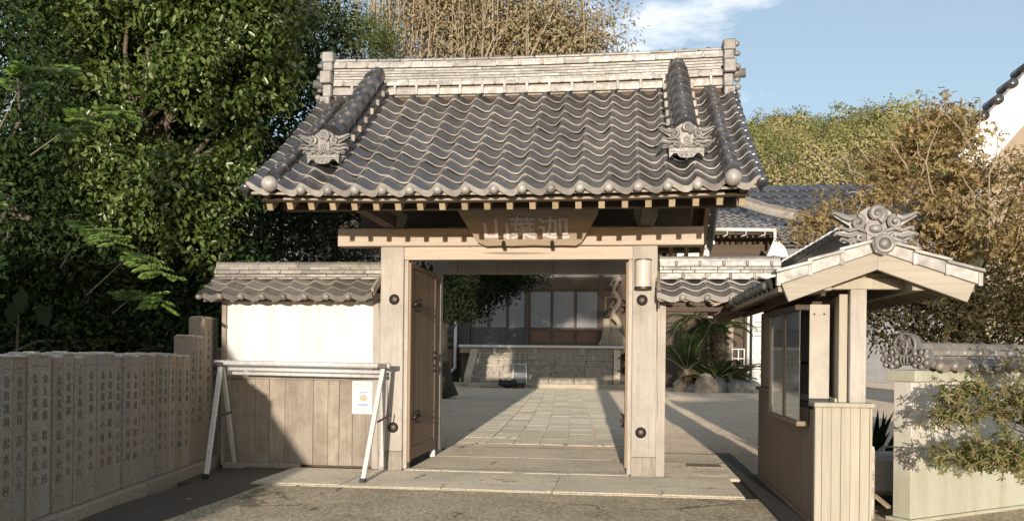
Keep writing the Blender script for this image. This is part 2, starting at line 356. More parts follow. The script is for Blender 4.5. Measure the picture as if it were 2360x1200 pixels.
# paved walk: individual stones drifting to the left with depth
walk = empty('paved_walk', (0, 3.5, 0), kind='structure')
y = 3.45; row = 0
def drift(y): return -1.35*max(0, (y-3.5)/21.5)**1.15
while y < 27:
    ln = random.uniform(.78, .98)
    cols = [(-1.31, -.86)]+[(-.84+.415*k, -.84+.415*(k+1)-.022) for k in range(4)]+[(.84, 1.30)]
    for ci, (a, b) in enumerate(cols):
        if ci in (0, 5):
            segs = [(y, y+ln*.48), (y+ln*.5, y+ln-.02)]
        else:
            o = random.uniform(-.2, .2) if 0 < row else 0
            segs = [(y+o*.6, y+ln-.025+o*.2)]
        for (p, q) in segs:
            dz = random.uniform(-.003, .003); d0, d1 = drift(p), drift(q)
            mm = M(); j = lambda: random.uniform(-.008, .008)
            poly = [(a+d0+j(), p+j()), (b+d0+j(), p+j()), (b+d1+j(), q+j()), (a+d1+j(), q+j())]
            mm.prism(poly, -.05, .002+dz, 'z'); mm.build('paving_stone', m_stone, walk, bevel=.004)
    y += ln; row += 1

# ================================================================== TILE TOOLS
def prof(s, h):                      # pantile cross-section, crest at s = 0 and 1
    s = s % 1; w_ = .5*s/.64 if s < .64 else .5+.5*(s-.64)/.36; c = (1+math.cos(2*math.pi*w_))/2
    return h*(c**1.25)*1.0
def pantile(name, pitch, ln, h=.05, th=.017, tilt=.026, nose=0., seg=12, over=1.13):
    vs = []; fs = []; n = seg
    for i in range(n+1):
        s = over*i/n-.05; s_ = s % 1; x = pitch*s; z = prof(s_, h)+(.007 if s < .1 else 0)
        vs += [(x, 0, z+tilt), (x, 0, z+tilt-th-nose*(1 if nose else 0)), (x, ln, z)]
    for i in range(n):
        a = 3*i; b = a+3
        fs += [(a, b, b+2, a+2), (a+1, b+1, b, a)]
    fs.append((0, 2, 1))
    me = bpy.data.meshes.new(name); me.from_pydata(vs, [], fs); me.update(); autosmooth(me, .6); return me
class Slope:
    """roof slope: cross line in Y-Z, X along the eave"""
    def __init__(s, y0, z0, y1, z1, sag=.12, lift=0, half=2.45, xf=None, face=1):
        s.a = (y0, z0, y1, z1); s.sag = sag; s.lift = lift; s.half = half; s.xf = xf or Matrix.Identity(4)
    def pt(s, x, t, up=0):
        y0, z0, y1, z1 = s.a; z = z0+(z1-z0)*((1-s.sag)*t+s.sag*t*t)+s.lift*(abs(x)/s.half)**3*(1-.4*t)
        p = Vector((x, y0+(y1-y0)*t, z))
        if up:
            q = s.pt(x, t+.02); q0 = s.pt(x, t-.02); d = (q-q0).normalized(); nrm = Vector((1, 0, 0)).cross(d); nrm = nrm if nrm.z > 0 else -nrm
            p = p+nrm*up
        return p
    def frame(s, x, t, dx=.1):
        d = (s.pt(x, t+.03)-s.pt(x, t)).normalized(); ax = (s.pt(x+dx, t)-s.pt(x, t)).normalized()
        if s.a[2] < s.a[0]: ax = -ax
        n = ax.cross(d).normalized(); ax = d.cross(n)
        m = Matrix((ax, d, n)).transposed().to_4x4(); m.translation = s.pt(x, t)
        return s.xf @ m
def tile_slope(parent, sl, crests, rows, pitch, mat, matnose, h=.05, nose=.05, ballr=.045, skipball=(), jit=.003, name='roof_tile', ballmat=None):
    y0, z0, y1, z1 = sl.a; ln = math.hypot(y1-y0, z1-z0)/rows
    me = pantile(name, pitch, ln*1.16, h); me.materials.append(mat)
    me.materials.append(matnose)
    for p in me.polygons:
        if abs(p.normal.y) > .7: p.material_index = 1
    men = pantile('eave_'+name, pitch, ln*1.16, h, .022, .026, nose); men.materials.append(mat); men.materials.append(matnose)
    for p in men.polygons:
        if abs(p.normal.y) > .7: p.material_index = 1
    for r in range(rows):
        for ci, x in enumerate(crests):
            m = sl.frame(x, r/rows) @ Matrix.Translation((random.uniform(-jit, jit), random.uniform(-jit, jit)-.02, random.uniform(0, jit))) @ Matrix.Rotation(random.uniform(-.014, .014), 4, 'Z') @ Matrix.Rotation(random.uniform(-.012, .012), 4, 'Y')
            link('eave_'+name if r == 0 else name, men if r == 0 else me, parent, m)
    if ballr:
        bm_ = M().ball((0, 0, 0), ballr, 14, 8).cyl((0, 0, 0), (0, .1, 0), ballr*.8, n=10)
        bme, _ = bm_.mesh('tile_end_ball', Vector((0, 0, 0)), True); bme.materials.append(ballmat or matnose)
        for ci, x in enumerate(crests):
            if ci in skipball: continue
            m = sl.frame(x, 0) @ Matrix.Translation((0, -.03, h*.5)); link('tile_end_ball', bme, parent, m)
def spiral(c, r, turns, sgn=1, start=0., n=16, y=0.):
    pts = []
    for i in range(n+1):
        f = i/n; a = start+sgn*turns*2*math.pi*f; rr = r*(1-.8*f)
        pts.append((c[0]+rr*math.cos(a), y-.01*f, c[1]+rr*math.sin(a)))
    return pts
def oni(parent, xf, sc, kind=0, mat=m_ornament, name='ridge_end_ornament'):
    """carved cloud-scroll ridge-end tile. local x right, z up, faces -y"""
    m = M(xf @ Matrix.Scale(sc, 4)); y = -.05
    # backing slab with cloud outline
    out = [(-.19, 0), (.19, 0), (.20, .07), (.33, .08), (.24, .13), (.40, .19), (.26, .21), (.25, .25), (.42, .36), (.30, .36), (.20, .33), (.15, .40), (.07, .45), (-.07, .45), (-.15, .40), (-.20, .33), (-.30, .36), (-.42, .36), (-.25, .25), (-.26, .21), (-.40, .19), (-.24, .13), (-.33, .08), (-.20, .07)]
    m.prism(out, -.03, .09, 'y')
    # centre panel, arch and boss
    m.prism([(-.085, .10), (.085, .10), (.10, .27), (.05, .31), (-.05, .31), (-.10, .27)], -.06, -.025, 'y')
    if kind == 0:
        for a in range(5):
            m.ball((.035*math.cos(a*1.257+1.57), -.06, .20+.035*math.sin(a*1.257+1.57)), (.022, .016, .022), 8, 4)
        m.tube([(.1*math.cos(t*math.pi/10), y-.01, .05+.09*math.sin(t*math.pi/10)) for t in range(11)], .020, 6)
        m.tube([(.06*math.cos(t*math.pi/10), y-.02, .05+.055*math.sin(t*math.pi/10)) for t in range(11)], .016, 6)
        m.prism([(-.26, -.09), (-.20, -.02), (.20, -.02), (.26, -.09), (.27, .05), (-.27, .05)], -.09, .07, 'y')
        m.prism([(-.25, .0), (.25, .0), (.25, .035), (-.25, .035)], -.11, -.088, 'y')
        m.prism([(-.15, -.03), (.15, -.03), (.10, -.085), (0, -.10), (-.10, -.085)], -.11, -.06, 'y')
        for k in (-1, 0, 1): m.tube(spiral((k*.075, -.055), .03, 1.1, 1, 1., 8, -.115), [.012]*9, 5)
    else:
        m.ball((0, -.06, .22), (.075, .04, .05), 12, 6)
        m.tube([(.1*math.cos(t*math.pi/8), y-.01, .22+.075*math.sin(t*math.pi/8)) for t in range(17)], .014, 6)
    # big top scroll and side scrolls with horns
    for c, r, sg, st in (((0, .37), .085, 1, -1.2),):
        m.tube(spiral(c, r, 1.35, sg, st, 18, y-.03), [.042*(1-.5*i/18) for i in range(19)], 8); m.ball((c[0], y-.05, c[1]), .03, 8, 5)
    for sg in (-1, 1):
        c = (sg*.185, .285); m.tube(spiral(c, .068, 1.2, sg, math.pi/2, 14, y-.02), [.030*(1-.45*i/14) for i in range(15)], 7); m.ball((c[0], y-.03, c[1]), .022, 8, 5)
        m.tube([(sg*.20, y-.01, .35), (sg*.26, y-.01, .325), (sg*.33, y, .35), (sg*.40, y, .385), (sg*.44, y, .38)], [.03, .034, .03, .018, .008], 7)
        for z, l, cz in ((.215, .36, .025), (.155, .40, .02), (.10, .34, .02)):
            m.tube([(sg*.10, y, z-.02), (sg*.18, y-.02, z+.012), (sg*.26, y-.01, z-.012), (sg*(l-.03), y, z+.015), (sg*l, y, z+.02), (sg*(l+.015), y, z), (sg*(l-.005), y, z-.008)], [.020, .024, .020, .017, .015, .012, .008], 7)
        m.tube(spiral((sg*.16, .13), .04, 1.1, sg, 0, 10, y-.03), [.015]*11, 6); m.tube(spiral((sg*.23, .06), .035, 1.1, -sg, 0, 10, y-.02), [.015]*11, 6)
    o = m.build(name, mat, parent, True); autosmooth(o.data, .7); return o

# ================================================================== THE GATE
gate = empty('temple_gate', (0, 0, 0), 0, 'large wooden temple gate with dark pantiled gable roof, open doors and pale square posts', 'gate')
for sx in (-1, 1):
    a, b = sorted((sx*1.3185, sx*1.592)); p = M().box(a, b, 0, .27, .225, 2.597).build('post', m_post, gate, bevel=.006)
    M().box(a-.001, b+.001, -.001, .271, 0, .222).build('post_foot', m_foot, gate, bevel=.005)
    for z in (1.985, .5):
        s = M().ball((sx*1.425, -.002, z), (.052, .026, .052), 16, 8).cyl((sx*1.425, .0, z), (sx*1.425, -.008, z), .062, n=20)
        s.build('nail_cover', m_iron, gate, True)
    a, b = sorted((sx*1.36, sx*1.25)); M().box(a, b, 1.8, 1.95, 0, 2.62).build('rear_post', m_post, gate, bevel=.004)
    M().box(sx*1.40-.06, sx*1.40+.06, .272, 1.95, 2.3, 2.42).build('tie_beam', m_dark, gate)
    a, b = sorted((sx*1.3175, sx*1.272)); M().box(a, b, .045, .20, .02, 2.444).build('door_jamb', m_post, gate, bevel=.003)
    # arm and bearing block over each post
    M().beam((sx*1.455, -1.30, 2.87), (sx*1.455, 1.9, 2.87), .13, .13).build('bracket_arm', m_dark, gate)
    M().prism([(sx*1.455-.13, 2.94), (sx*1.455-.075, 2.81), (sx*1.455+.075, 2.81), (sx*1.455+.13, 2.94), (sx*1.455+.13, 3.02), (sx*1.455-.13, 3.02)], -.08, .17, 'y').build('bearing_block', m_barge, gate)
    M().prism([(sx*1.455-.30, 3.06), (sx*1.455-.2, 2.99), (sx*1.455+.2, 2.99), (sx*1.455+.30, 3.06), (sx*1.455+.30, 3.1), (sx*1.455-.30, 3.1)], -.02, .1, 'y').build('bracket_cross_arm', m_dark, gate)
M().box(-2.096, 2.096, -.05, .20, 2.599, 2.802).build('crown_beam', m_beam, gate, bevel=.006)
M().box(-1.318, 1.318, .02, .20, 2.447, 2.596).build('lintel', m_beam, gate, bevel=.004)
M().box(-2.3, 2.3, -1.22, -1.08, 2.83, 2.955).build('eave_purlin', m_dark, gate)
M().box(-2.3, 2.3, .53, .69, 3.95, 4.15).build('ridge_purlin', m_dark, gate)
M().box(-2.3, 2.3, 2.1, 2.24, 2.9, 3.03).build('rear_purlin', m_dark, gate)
M().box(-1.36, 1.36, 1.79, 1.93, 2.45, 2.62).build('rear_tie_beam', m_post, gate)
M().box(-2.0, 2.0, .54, .60, 2.9, 3.95).build('inner_gable_boarding', m_dark, gate)
# rafters, soffit, fascias
gs = Slope(-1.78, 2.89, .55, 4.46, .12, .035, 2.45)
rs = Slope(3.0, 2.89, .67, 4.46, .12, .035, 2.45)
def under(x, t, off, s): return s.pt(x, t, -off)
for s, fr in ((gs, 1), (rs, 0)):
    for i in range(20):
        x = -2.08+.22*i; pts = [s.pt(x, t, -.182) for t in (.040, .35, .7, 1.0)]
        mm = M()
        for a, b in zip(pts, pts[1:]):
            mm.beam(a, b, .058, .078)
        mm.build('rafter', m_raft, gate)
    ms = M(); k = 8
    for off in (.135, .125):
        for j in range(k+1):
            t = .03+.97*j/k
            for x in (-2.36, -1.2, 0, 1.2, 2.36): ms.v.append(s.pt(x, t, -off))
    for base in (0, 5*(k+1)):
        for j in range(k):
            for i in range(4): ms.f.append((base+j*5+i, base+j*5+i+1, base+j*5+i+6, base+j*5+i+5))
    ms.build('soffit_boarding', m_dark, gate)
    for off, t, hgt, xx in ((.030, .012, .022, 2.42), (.120, .050, .034, 2.14)):
        mm = M(); n = 12
        for i in range(n):
            xa = -xx+2*xx*i/n; xb = -xx+2*xx*(i+1)/n
            mm.beam(s.pt(xa, t, -off), s.pt(xb, t, -off), .035, hgt)
        mm.build('eave_fascia', m_barge, gate)
    for sx in (-1, 1):   # barge boards following the verge
        mm = M(); n = 6
        for j in range(n):
            ta, tb = .055+.945*j/n, .055+.945*(j+1)/n
            mm.beam(s.pt(sx*2.31, ta, -.17), s.pt(sx*2.31, tb, -.17), .06, .17)
        mm.build('bargeboard', m_raft, gate, bevel=.003)
# tiles, front slope one by one
xb = [-1.884+.2685*i for i in range(-2, 16)]
tile_slope(gate, gs, xb, 12, .2685, m_tile, m_sunedge, .072, .042, .046, skipball=(0, 1, 17), jit=.005)
rear = M()
for s in (rs,):
    for r in range(12):
        for i in range(0, 18*6):
            x0 = -2.42+i*.2685/6*1.0; x1 = x0+.2685/6
            h0 = prof((i % 6)/6, .05); h1 = prof(((i % 6)+1)/6, .05)
            a = s.pt(x0, r/12, h0+.03); b = s.pt(x1, r/12, h1+.03); c = s.pt(x1, (r+1)/12, h1+.005); d = s.pt(x0, (r+1)/12, h0+.005)
            n = len(rear.v); rear.v += [a, b, c, d]; rear.f.append((n, n+1, n+2, n+3))
tag(rear.build('rear_roof_tiles', m_tile, gate), kind='stuff')
# verge sleeve tiles: rolled end + hanging side plate
vm = M().cyl((0, 0, 0), (0, .27, -.01), .046, .040, 12).ball((0, 0, 0), (.05, .02, .05), 12, 6).box(-.012, .012, 0, .26, -.10, -.02)
vme, _ = vm.mesh('verge_tile', Vector((0, 0, 0)), True); autosmooth(vme); vme.materials.append(m_tile)
for sx in (-1, 1):
    for r in range(12):
        for s in (gs, rs):
            link('verge_tile', vme, gate, s.frame(sx*2.452, r/12) @ Matrix.Translation((0, -.03, .035)))
# descending ridges: outer single-roll ones with a big ball, inner stacked ones with a carved end
def roll_ridge(sl, x, t0, t1, n, r, base, mat, nm, wid=None):
    for i in range(n):
        ta = t0+(t1-t0)*i/n; tb = t0+(t1-t0)*(i+1)/n
        a = sl.pt(x, ta, base+.018); b = sl.pt(x, tb, base); d = (b-a).normalized()
        mm = M().tube([a, a+d*.03, a+d*.031, b+d*.02], [r*1.10, r*1.10, r, r*.96], 16)
        o = mm.build(nm, mat, gate, True); autosmooth(o.data, .6)
        mk = M().ball(sl.pt(x, (ta+tb)/2, base+r*.98+.008), (.008, .008, .008), 6, 4); mk.build('tile_nail', m_lamp, gate)
for sx in (-1, 1):
    roll_ridge(gs, sx*2.19, .03, .90, 9, .068, .095, m_tile, 'descending_ridge_tile')
    M().ball(gs.pt(sx*2.19, .0, .075)+Vector((0, -.03, 0)), .078, 20, 12).build('ridge_end_ball', m_sunedge, gate, True)
    X = sx*1.80+.01
    roll_ridge(gs, X, .31, 1.04, 8, .105, .265, m_tile, 'descending_ridge_tile')
    for lay, (hw, z0, z1) in enumerate(((.165, .05, .115), (.15, .12, .165), (.135, .17, .215))):
        n = 9
        for i in range(n):
            ta = .27+.75*i/n; tb = .27+.75*(i+1)/n-.006
            mm = M(); f = []
            for t in (ta, tb):
                for dx, z in ((-hw, z0), (hw, z0), (hw, z1+(.006 if t == ta else 0)), (-hw, z1+(.006 if t == ta else 0))):
                    q = gs.pt(X, t, z); q.x = X+dx; mm.v.append(q)
            mm.f = [(0, 1, 2, 3), (7, 6, 5, 4), (0, 4, 5, 1), (1, 5, 6, 2), (2, 6, 7, 3), (3, 7, 4, 0)]
            mm.build('ridge_side_tile', m_tile, gate, bevel=.004)
    for s2 in (-1, 1):
        for i in range(7):
            p = gs.pt(X, .30+.1*i, .20); M().box(p.x+s2*.150-.022, p.x+s2*.150+.022, p.y-.012, p.y+.012, p.z-.06, p.z+.012).build('ridge_side_cap', m_oldtile, gate, bevel=.004)
    p = gs.pt(X, .235, .10)
    oni(gate, Matrix.Translation((p.x-.01, p.y-.10, p.z-.01)), .62)
# main ridge built of courses
ry0, ry1 = .44, .78; zb = 4.455
def zlift(x): return .03*(abs(x)/2.4)**2
M().box(-2.32, 2.32, ry0+.035, ry1-.035, zb-.1, zb+.45).build('ridge_core', m_dark, gate)
courses = [(.0, .022, .02, 'gap', .27, 0), (.022, .095, -.015, 'w', .268, .03), (.100, .128, .03, 'd', .268, .03),
           (.133, .182, -.012, 'w', .268, .15), (.186, .216, .008, 'w', .268, .02), (.220, .250, .010, 'w', .268, .18), (.254, .284, .012, 'w', .268, .09), (.288, .318, .014, 'w', .268, .21), (.322, .350, .016, 'w', .268, .05),
           (.354, .402, -.004, 'w', .268, .12), (.406, .436, .02, 'w', .268, .2)]
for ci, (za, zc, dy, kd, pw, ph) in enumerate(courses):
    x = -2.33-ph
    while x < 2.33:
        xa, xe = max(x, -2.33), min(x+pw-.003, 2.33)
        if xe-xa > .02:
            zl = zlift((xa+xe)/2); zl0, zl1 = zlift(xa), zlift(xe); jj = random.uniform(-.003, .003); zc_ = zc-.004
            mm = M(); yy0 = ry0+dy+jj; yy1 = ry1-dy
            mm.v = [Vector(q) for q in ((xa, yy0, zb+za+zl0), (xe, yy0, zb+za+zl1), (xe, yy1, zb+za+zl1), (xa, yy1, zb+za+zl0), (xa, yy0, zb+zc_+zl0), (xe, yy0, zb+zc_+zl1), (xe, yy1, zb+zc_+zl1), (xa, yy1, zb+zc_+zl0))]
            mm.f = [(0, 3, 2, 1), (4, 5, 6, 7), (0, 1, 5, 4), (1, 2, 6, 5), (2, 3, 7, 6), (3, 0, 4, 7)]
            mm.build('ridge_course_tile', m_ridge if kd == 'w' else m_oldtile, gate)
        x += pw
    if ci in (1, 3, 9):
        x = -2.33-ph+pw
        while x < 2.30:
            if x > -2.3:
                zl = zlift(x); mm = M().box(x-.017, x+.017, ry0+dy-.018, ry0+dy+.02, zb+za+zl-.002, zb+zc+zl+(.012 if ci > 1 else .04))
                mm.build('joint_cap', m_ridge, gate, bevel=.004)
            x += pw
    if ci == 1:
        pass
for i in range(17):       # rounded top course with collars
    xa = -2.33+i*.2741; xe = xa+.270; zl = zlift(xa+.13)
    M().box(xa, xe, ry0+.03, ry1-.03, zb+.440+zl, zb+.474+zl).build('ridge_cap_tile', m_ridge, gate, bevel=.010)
    M().cyl((xa+.10, .56, zb+.47+zl), (xa+.14, .56, zb+.47+zl), .042, n=10).build('ridge_collar', m_oldtile, gate, True)
for sx in (-1, 1):         # ridge-end tiles seen edge-on
    x = sx*2.335; o = M()
    for (z0, z1, y0_, y1_, t) in ((4.36, 4.46, .30, .92, .13), (4.47, 4.62, .36, .86, .11), (4.63, 4.78, .33, .89, .14), (4.79, 4.90, .38, .84, .12), (4.91, 5.04, .42, .80, .145)):
        a, b = sorted((x, x+sx*t)); o.box(a, b, y0_, y1_, z0, z1)
    ob = o.build('ridge_end_ornament', m_ornament, gate, bevel=.012)
    for z, yy, r in ((5.0, .5, .035), (4.86, .42, .032), (4.70, .38, .034), (4.55, .4, .03), (4.45, .34, .04), (4.36, .36, .03)):
        M().ball((x+sx*.155, yy, z), (.04, r, r), 10, 6).build('ornament_boss', m_ornament, ob, True)
    M().cyl((x, .5, 4.64), (x+sx*.26, .5, 4.66), .045, .055, 14).build('ridge_end_roll', m_ornament, gate, True)
# name board with brushed characters
nb = empty('name_board', (.15, -.2, 2.6), 0, 'old wooden name board with grey brushed characters hanging over the gate opening', 'sign')
A = Vector((0, -.10, 2.595)); B = Vector((0, -.44, 3.0)); up = (B-A).normalized(); ln = (B-A).length
fr = Matrix((Vector((1, 0, 0)), -Vector((1, 0, 0)).cross(up)*-1, up)).transposed().to_4x4(); fr.translation = A
poly = [(-.43, .05), (-.33, .0), (-.16, .008), (-.02, .0), (.2, .01), (.4, 0), (.52, .008), (.68, .0), (.745, .04), (.93, .40), (.95, .53), (-.64, .53), (-.56, .34)]
M(fr).prism(poly, -.02, .02, 'y').build('board', m_sign, nb, bevel=.004)
def text_mesh(body, size, extr=.002, off=0):
    c = bpy.data.curves.new('glyph', 'FONT'); c.body = body; c.size = size; c.extrude = extr; c.align_x = 'CENTER'; c.offset = off; c.resolution_u = 2
    o = bpy.data.objects.new('glyph', c); COL.objects.link(o); me = bpy.data.meshes.new_from_object(o); bpy.data.objects.remove(o); return me
glyphfr = Matrix((Vector((1, 0, 0)), up, Vector((0, up.y, up.z)).cross(Vector((1, 0, 0)))*-1)).transposed().to_4x4()
for ch, x, sx_, sz in (('山', -.20, 1.2, .29), ('葉', .10, .95, .31), ('迦', .44, 1.2, .31)):
    me = text_mesh(ch, sz, .004, .003); me.name = 'character'
    for v in me.vertices: v.co.x *= sx_*1.0
    zz = .12
    mw = Matrix.Translation(fr @ Vector((x, .021, zz))) @ Matrix((Vector((1, 0, 0)), up, Vector((1, 0, 0)).cross(up))).transposed().to_4x4()
    link('character', me, nb, mw, m_letter)
for x in (-.13, .42):
    M(fr).prism([(x-.022, -.02), (x+.022, -.02), (x+.022, .06), (x, .085), (x-.022, .06)], .021, .045, 'y').build('iron_clip', m_iron, nb)
    M().prism([(x-.06, 2.62), (x+.06, 2.62), (x, 2.575)], -.075, -.052, 'y').build('support_wedge', m_plaster, nb)
# gate doors, standing open inwards
for sx, zz in ((-1, 0), (1, 0)):
    dr = empty('gate_door', (sx*1.27, .06, .09)); dr.parent = gate; dr.matrix_basis = WM[gate].inverted() @ WM[dr]
    xi, xo = sx*1.245, sx*1.295
    a, b = sorted((xi, xo)); n = 5; y0_, y1_ = .17, 1.42
    for i in range(n):
        ya = y0_+(y1_-y0_)*i/n; M().box(a+.006, b-.006, ya, ya+(y1_-y0_)/n-.006, .26, 2.36).build('door_plank', m_door, dr, bevel=.003)
    for (ya, yb, za, zc) in ((.07, .165, .09, 2.42), (1.425, 1.52, .09, 2.42), (.17, 1.42, .11, .255), (.17, 1.42, 2.365, 2.42)):
        M().box(a, b, ya, yb, za, zc).build('door_rail', m_door, dr, bevel=.003)
    for z in (1.93, .60):
        h = M(); xs = xi-sx*.012
        h.box(*sorted((xi-sx*.001, xs)), .08, .42, z-.02, z+.02)
        h.tube([(xs, .42, z), (xs, .52, z+.03), (xs, .6, z)], .012, 6); h.tube([(xs, .30, z), (xs, .36, z+.06), (xs-sx*.02, .43, z+.075)], .014, 6); h.tube([(xs, .30, z), (xs, .36, z-.06), (xs-sx*.02, .43, z-.065)], .014, 6)
        h.cyl((xi-sx*.05, .20, z+.02), (xi, .20, z), .018); h.cyl((xi-sx*.05, .32, z), (xi, .32, z), .015)
        h.build('strap_hinge', m_iron, dr, True)
    for z in (1.34, 1.17):
        h = M().ball((xi-sx*.005, 1.40, z), (.03, .055, .055), 14, 8); h.tube([(xi-sx*.03, 1.40+.035*math.cos(t*.7), z+.035*math.sin(t*.7)) for t in range(10)], .009, 6); h.cyl((xi-sx*.09, 1.42, z-.01), (xi, 1.40, z), .010)
        h.build('door_knocker', m_iron, dr, True)
    M().box(*sorted((sx*1.235, sx*1.30)), 1.44, 1.50, .0, .09).build('door_stop', m_white, dr)
# lamp on the right post
lp = empty('wall_lamp', (1.43, -.09, 2.1), 0, 'cream cylindrical wall lamp with dark caps on the right gate post', 'lamp')
M().tube([(1.432+.0, -.085, 2.125), (1.432, -.085, 2.42)], .092, 28, False).build('lamp_shade', m_lamp, lp, True)
M().cyl((1.432, -.085, 2.10), (1.432, -.085, 2.127), .096, n=28).build('lower_cap', m_iron, lp)
M().cyl((1.432, -.085, 2.418), (1.432, -.085, 2.432), .096, n=28).build('upper_cap', m_iron, lp)
M().box(1.39, 1.47, -.03, .0, 2.15, 2.4).build('back_plate', m_iron, lp)

# ================================================================== SIDE WALLS WITH SMALL TILED ROOFS
def small_roof(parent, xf, xa, xb_, yf, ze, yc, zr, pitch, rows, x0, mat, layers, ballr=.038, rear_y=None, capr=.055, stackw=.11, knob=True):
    """front slope tiled one by one, rear slope joined, ridge stack of courses, in the local frame xf"""
    sl = Slope(yf, ze, yc, zr, .05, 0, 3, xf)
    cs = []; x = x0
    while x < xb_-.05: cs.append(x); x += pitch
    tile_slope(parent, sl, cs, rows, pitch, mat, m_oldtile if mat is m_oldtile else m_sunedge, .042, .045, ballr, name='wall_roof_tile', skipball=(0,) if mat is m_tile else ())
    sr = Slope(2*yc-yf, ze, yc, zr, .05, 0, 3, xf); mm = M(xf)
    for r in range(rows):
        for i in range(int((xb_-xa)/pitch*4)):
            a = xa+i*pitch/4; b = a+pitch/4; h0 = prof((i % 4)/4, .04); h1 = prof((i % 4+1)/4, .04); n = len(mm.v)
            mm.v += [sr.pt(a, r/rows, h0+.03), sr.pt(b, r/rows, h1+.03), sr.pt(b, (r+1)/rows, h1), sr.pt(a, (r+1)/rows, h0)]; mm.f.append((n, n+1, n+2, n+3))
    tag(mm.build('rear_tiles', mat, parent), kind='stuff')
    z = zr-.01; ph = 0
    for li, (h, hw, pw, knobs) in enumerate(layers):
        x = xa-ph*pw
        while x < xb_:
            a = max(x, xa); b = min(x+pw-.004, xb_)
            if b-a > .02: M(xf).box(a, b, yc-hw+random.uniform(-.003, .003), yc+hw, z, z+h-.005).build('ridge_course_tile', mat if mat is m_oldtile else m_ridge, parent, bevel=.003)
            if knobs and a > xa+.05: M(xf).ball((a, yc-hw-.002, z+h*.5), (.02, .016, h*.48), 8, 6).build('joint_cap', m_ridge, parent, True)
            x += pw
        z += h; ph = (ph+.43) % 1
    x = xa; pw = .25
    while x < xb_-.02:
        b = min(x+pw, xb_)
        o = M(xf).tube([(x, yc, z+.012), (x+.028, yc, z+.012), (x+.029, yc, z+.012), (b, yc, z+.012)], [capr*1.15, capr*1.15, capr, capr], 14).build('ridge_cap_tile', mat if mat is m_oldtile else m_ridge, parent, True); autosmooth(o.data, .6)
        x += pw
    return z
I4 = Matrix.Identity(4)
lw = empty('boarded_wall', (-2.56, .2, 0), 0, 'white plaster wall with brown boards below and mossy tiles on top, left of the gate', 'wall')
M().box(-3.505, -1.695, .10, .30, 1.085, 1.98).build('plaster_panel', m_plaster, lw)
M().box(-3.56, -3.506, .06, .34, 0, 1.98).build('end_post', m_board, lw, bevel=.004)
M().box(-1.694, -1.594, .055, .24, 0, 2.05).build('side_post', m_post, lw, bevel=.004)
M().box(-3.505, -1.695, .062, .30, 1.035, 1.083).build('rail', m_board, lw, bevel=.004)
xs = [-3.505, -3.14, -2.965, -2.77, -2.42, -2.24, -2.10, -1.94, -1.695]
for a, b in zip(xs, xs[1:]): M().box(a+.002, b-.002, .085+random.uniform(-.003, .003), .12, .03, 1.034).build('wall_board', m_board, lw, bevel=.003)
M().box(-3.50, -1.70, .125, .3, .0, 1.03).build('backing', m_dark, lw)
M().box(-3.70, -1.60, -.02, .27, 1.995, 2.05).build('eave_board', m_barge, lw)
M().box(-3.70, -1.70, -.12, -.08, 1.945, 1.99).build('eave_batten', m_board, lw)
small_roof(lw, I4, -3.66, -1.60, -.33, 1.985, .17, 2.235, .2535, 3, -3.64, m_oldtile, [(.03, .12, .25, True), (.035, .10, .25, False), (.05, .11, .26, True), (.035, .095, .25, False)], rear_y=.6)
M().beam((-1.60, -.30, 2.05), (-1.60, .06, 2.25), .03, .085).build('verge_batten', m_barge, lw)
# slab wall kerb
M().box(-3.5, -2.55, -.02, .06, -.1, .045).build('footing_stone', m_granite, lw, bevel=.01)
# right side passage roof
rw = empty('passage_roof', (2.2, .15, 0), 0, 'small pantiled roof over the side passage between gate and booth', 'gate')
small_roof(rw, I4, 1.62, 2.95, -.33, 1.985, .17, 2.235, .262, 3, 1.585, m_tile, [(.075, .12, .26, True), (.035, .10, .25, False), (.035, .10, .3, False), (.065, .11, .26, True)], capr=.048)
M().box(1.594, 1.694, .055, .24, 0, 2.04).build('side_post', m_post, rw, bevel=.004)
M().box(1.696, 3.0, .08, .22, 1.865, 1.93).build('passage_lintel', m_dark, rw)
for i in range(6):
    M().box(1.72+.22*i, 1.765+.22*i, -.22, .5, 1.935, 1.985).build('rafter', m_barge, rw)
M().box(1.60, 2.9, -.24, .5, 1.988, 2.0).build('soffit_boarding', m_dark, rw)
M().box(1.60, 2.9, -.27, -.24, 1.955, 1.995).build('eave_fascia', m_barge, rw)
M().beam((1.60, -.33, 2.0), (1.60, .12, 2.28), .03, .09).build('verge_board', m_board, rw)
M().cyl((1.60, -.2, 1.88), (1.60, -.2, 1.99), .012).build('iron_pin', m_iron, rw)

# ---- white wall at the right, turned 37 degrees, with a carved ridge end
AN = R(37.3); RX = Matrix.Translation((3.616, -2.275, 0)) @ Matrix.Rotation(AN, 4, 'Z')
rwall = empty('plaster_wall', (3.616, -2.275, 0), AN, 'cream plaster wall with greenish base and thick tiled top, in the right foreground', 'wall')
M(RX).box(0, 5, 0, .17, .0, 1.163).build('plaster_body', m_rwall, rwall, bevel=.004)
M(RX).box(-.03, 5.05, -.055, .225, 1.165, 1.262).build('plaster_cornice', m_rwall, rwall, bevel=.006)
M(RX).box(-.05, 5, -.04, .2, -.1, .018).build('footing', m_rwall, rwall)
zt = small_roof(rwall, RX, .10, 4.6, -.13, 1.285, .085, 1.345, .20, 1, .13, m_oldtile, [(.052, .13, .23, True), (.05, .105, .23, True)], ballr=.040, capr=.052)
ro = M(RX); yc = .085   # ridge end: one round crest above two clusters of blossoms
pl = []
for cx, cz, r in ((0, 1.47, .115), (.13, 1.345, .085), (-.13, 1.345, .085)):
    for t in range(13):
        a = 2*math.pi*t/12
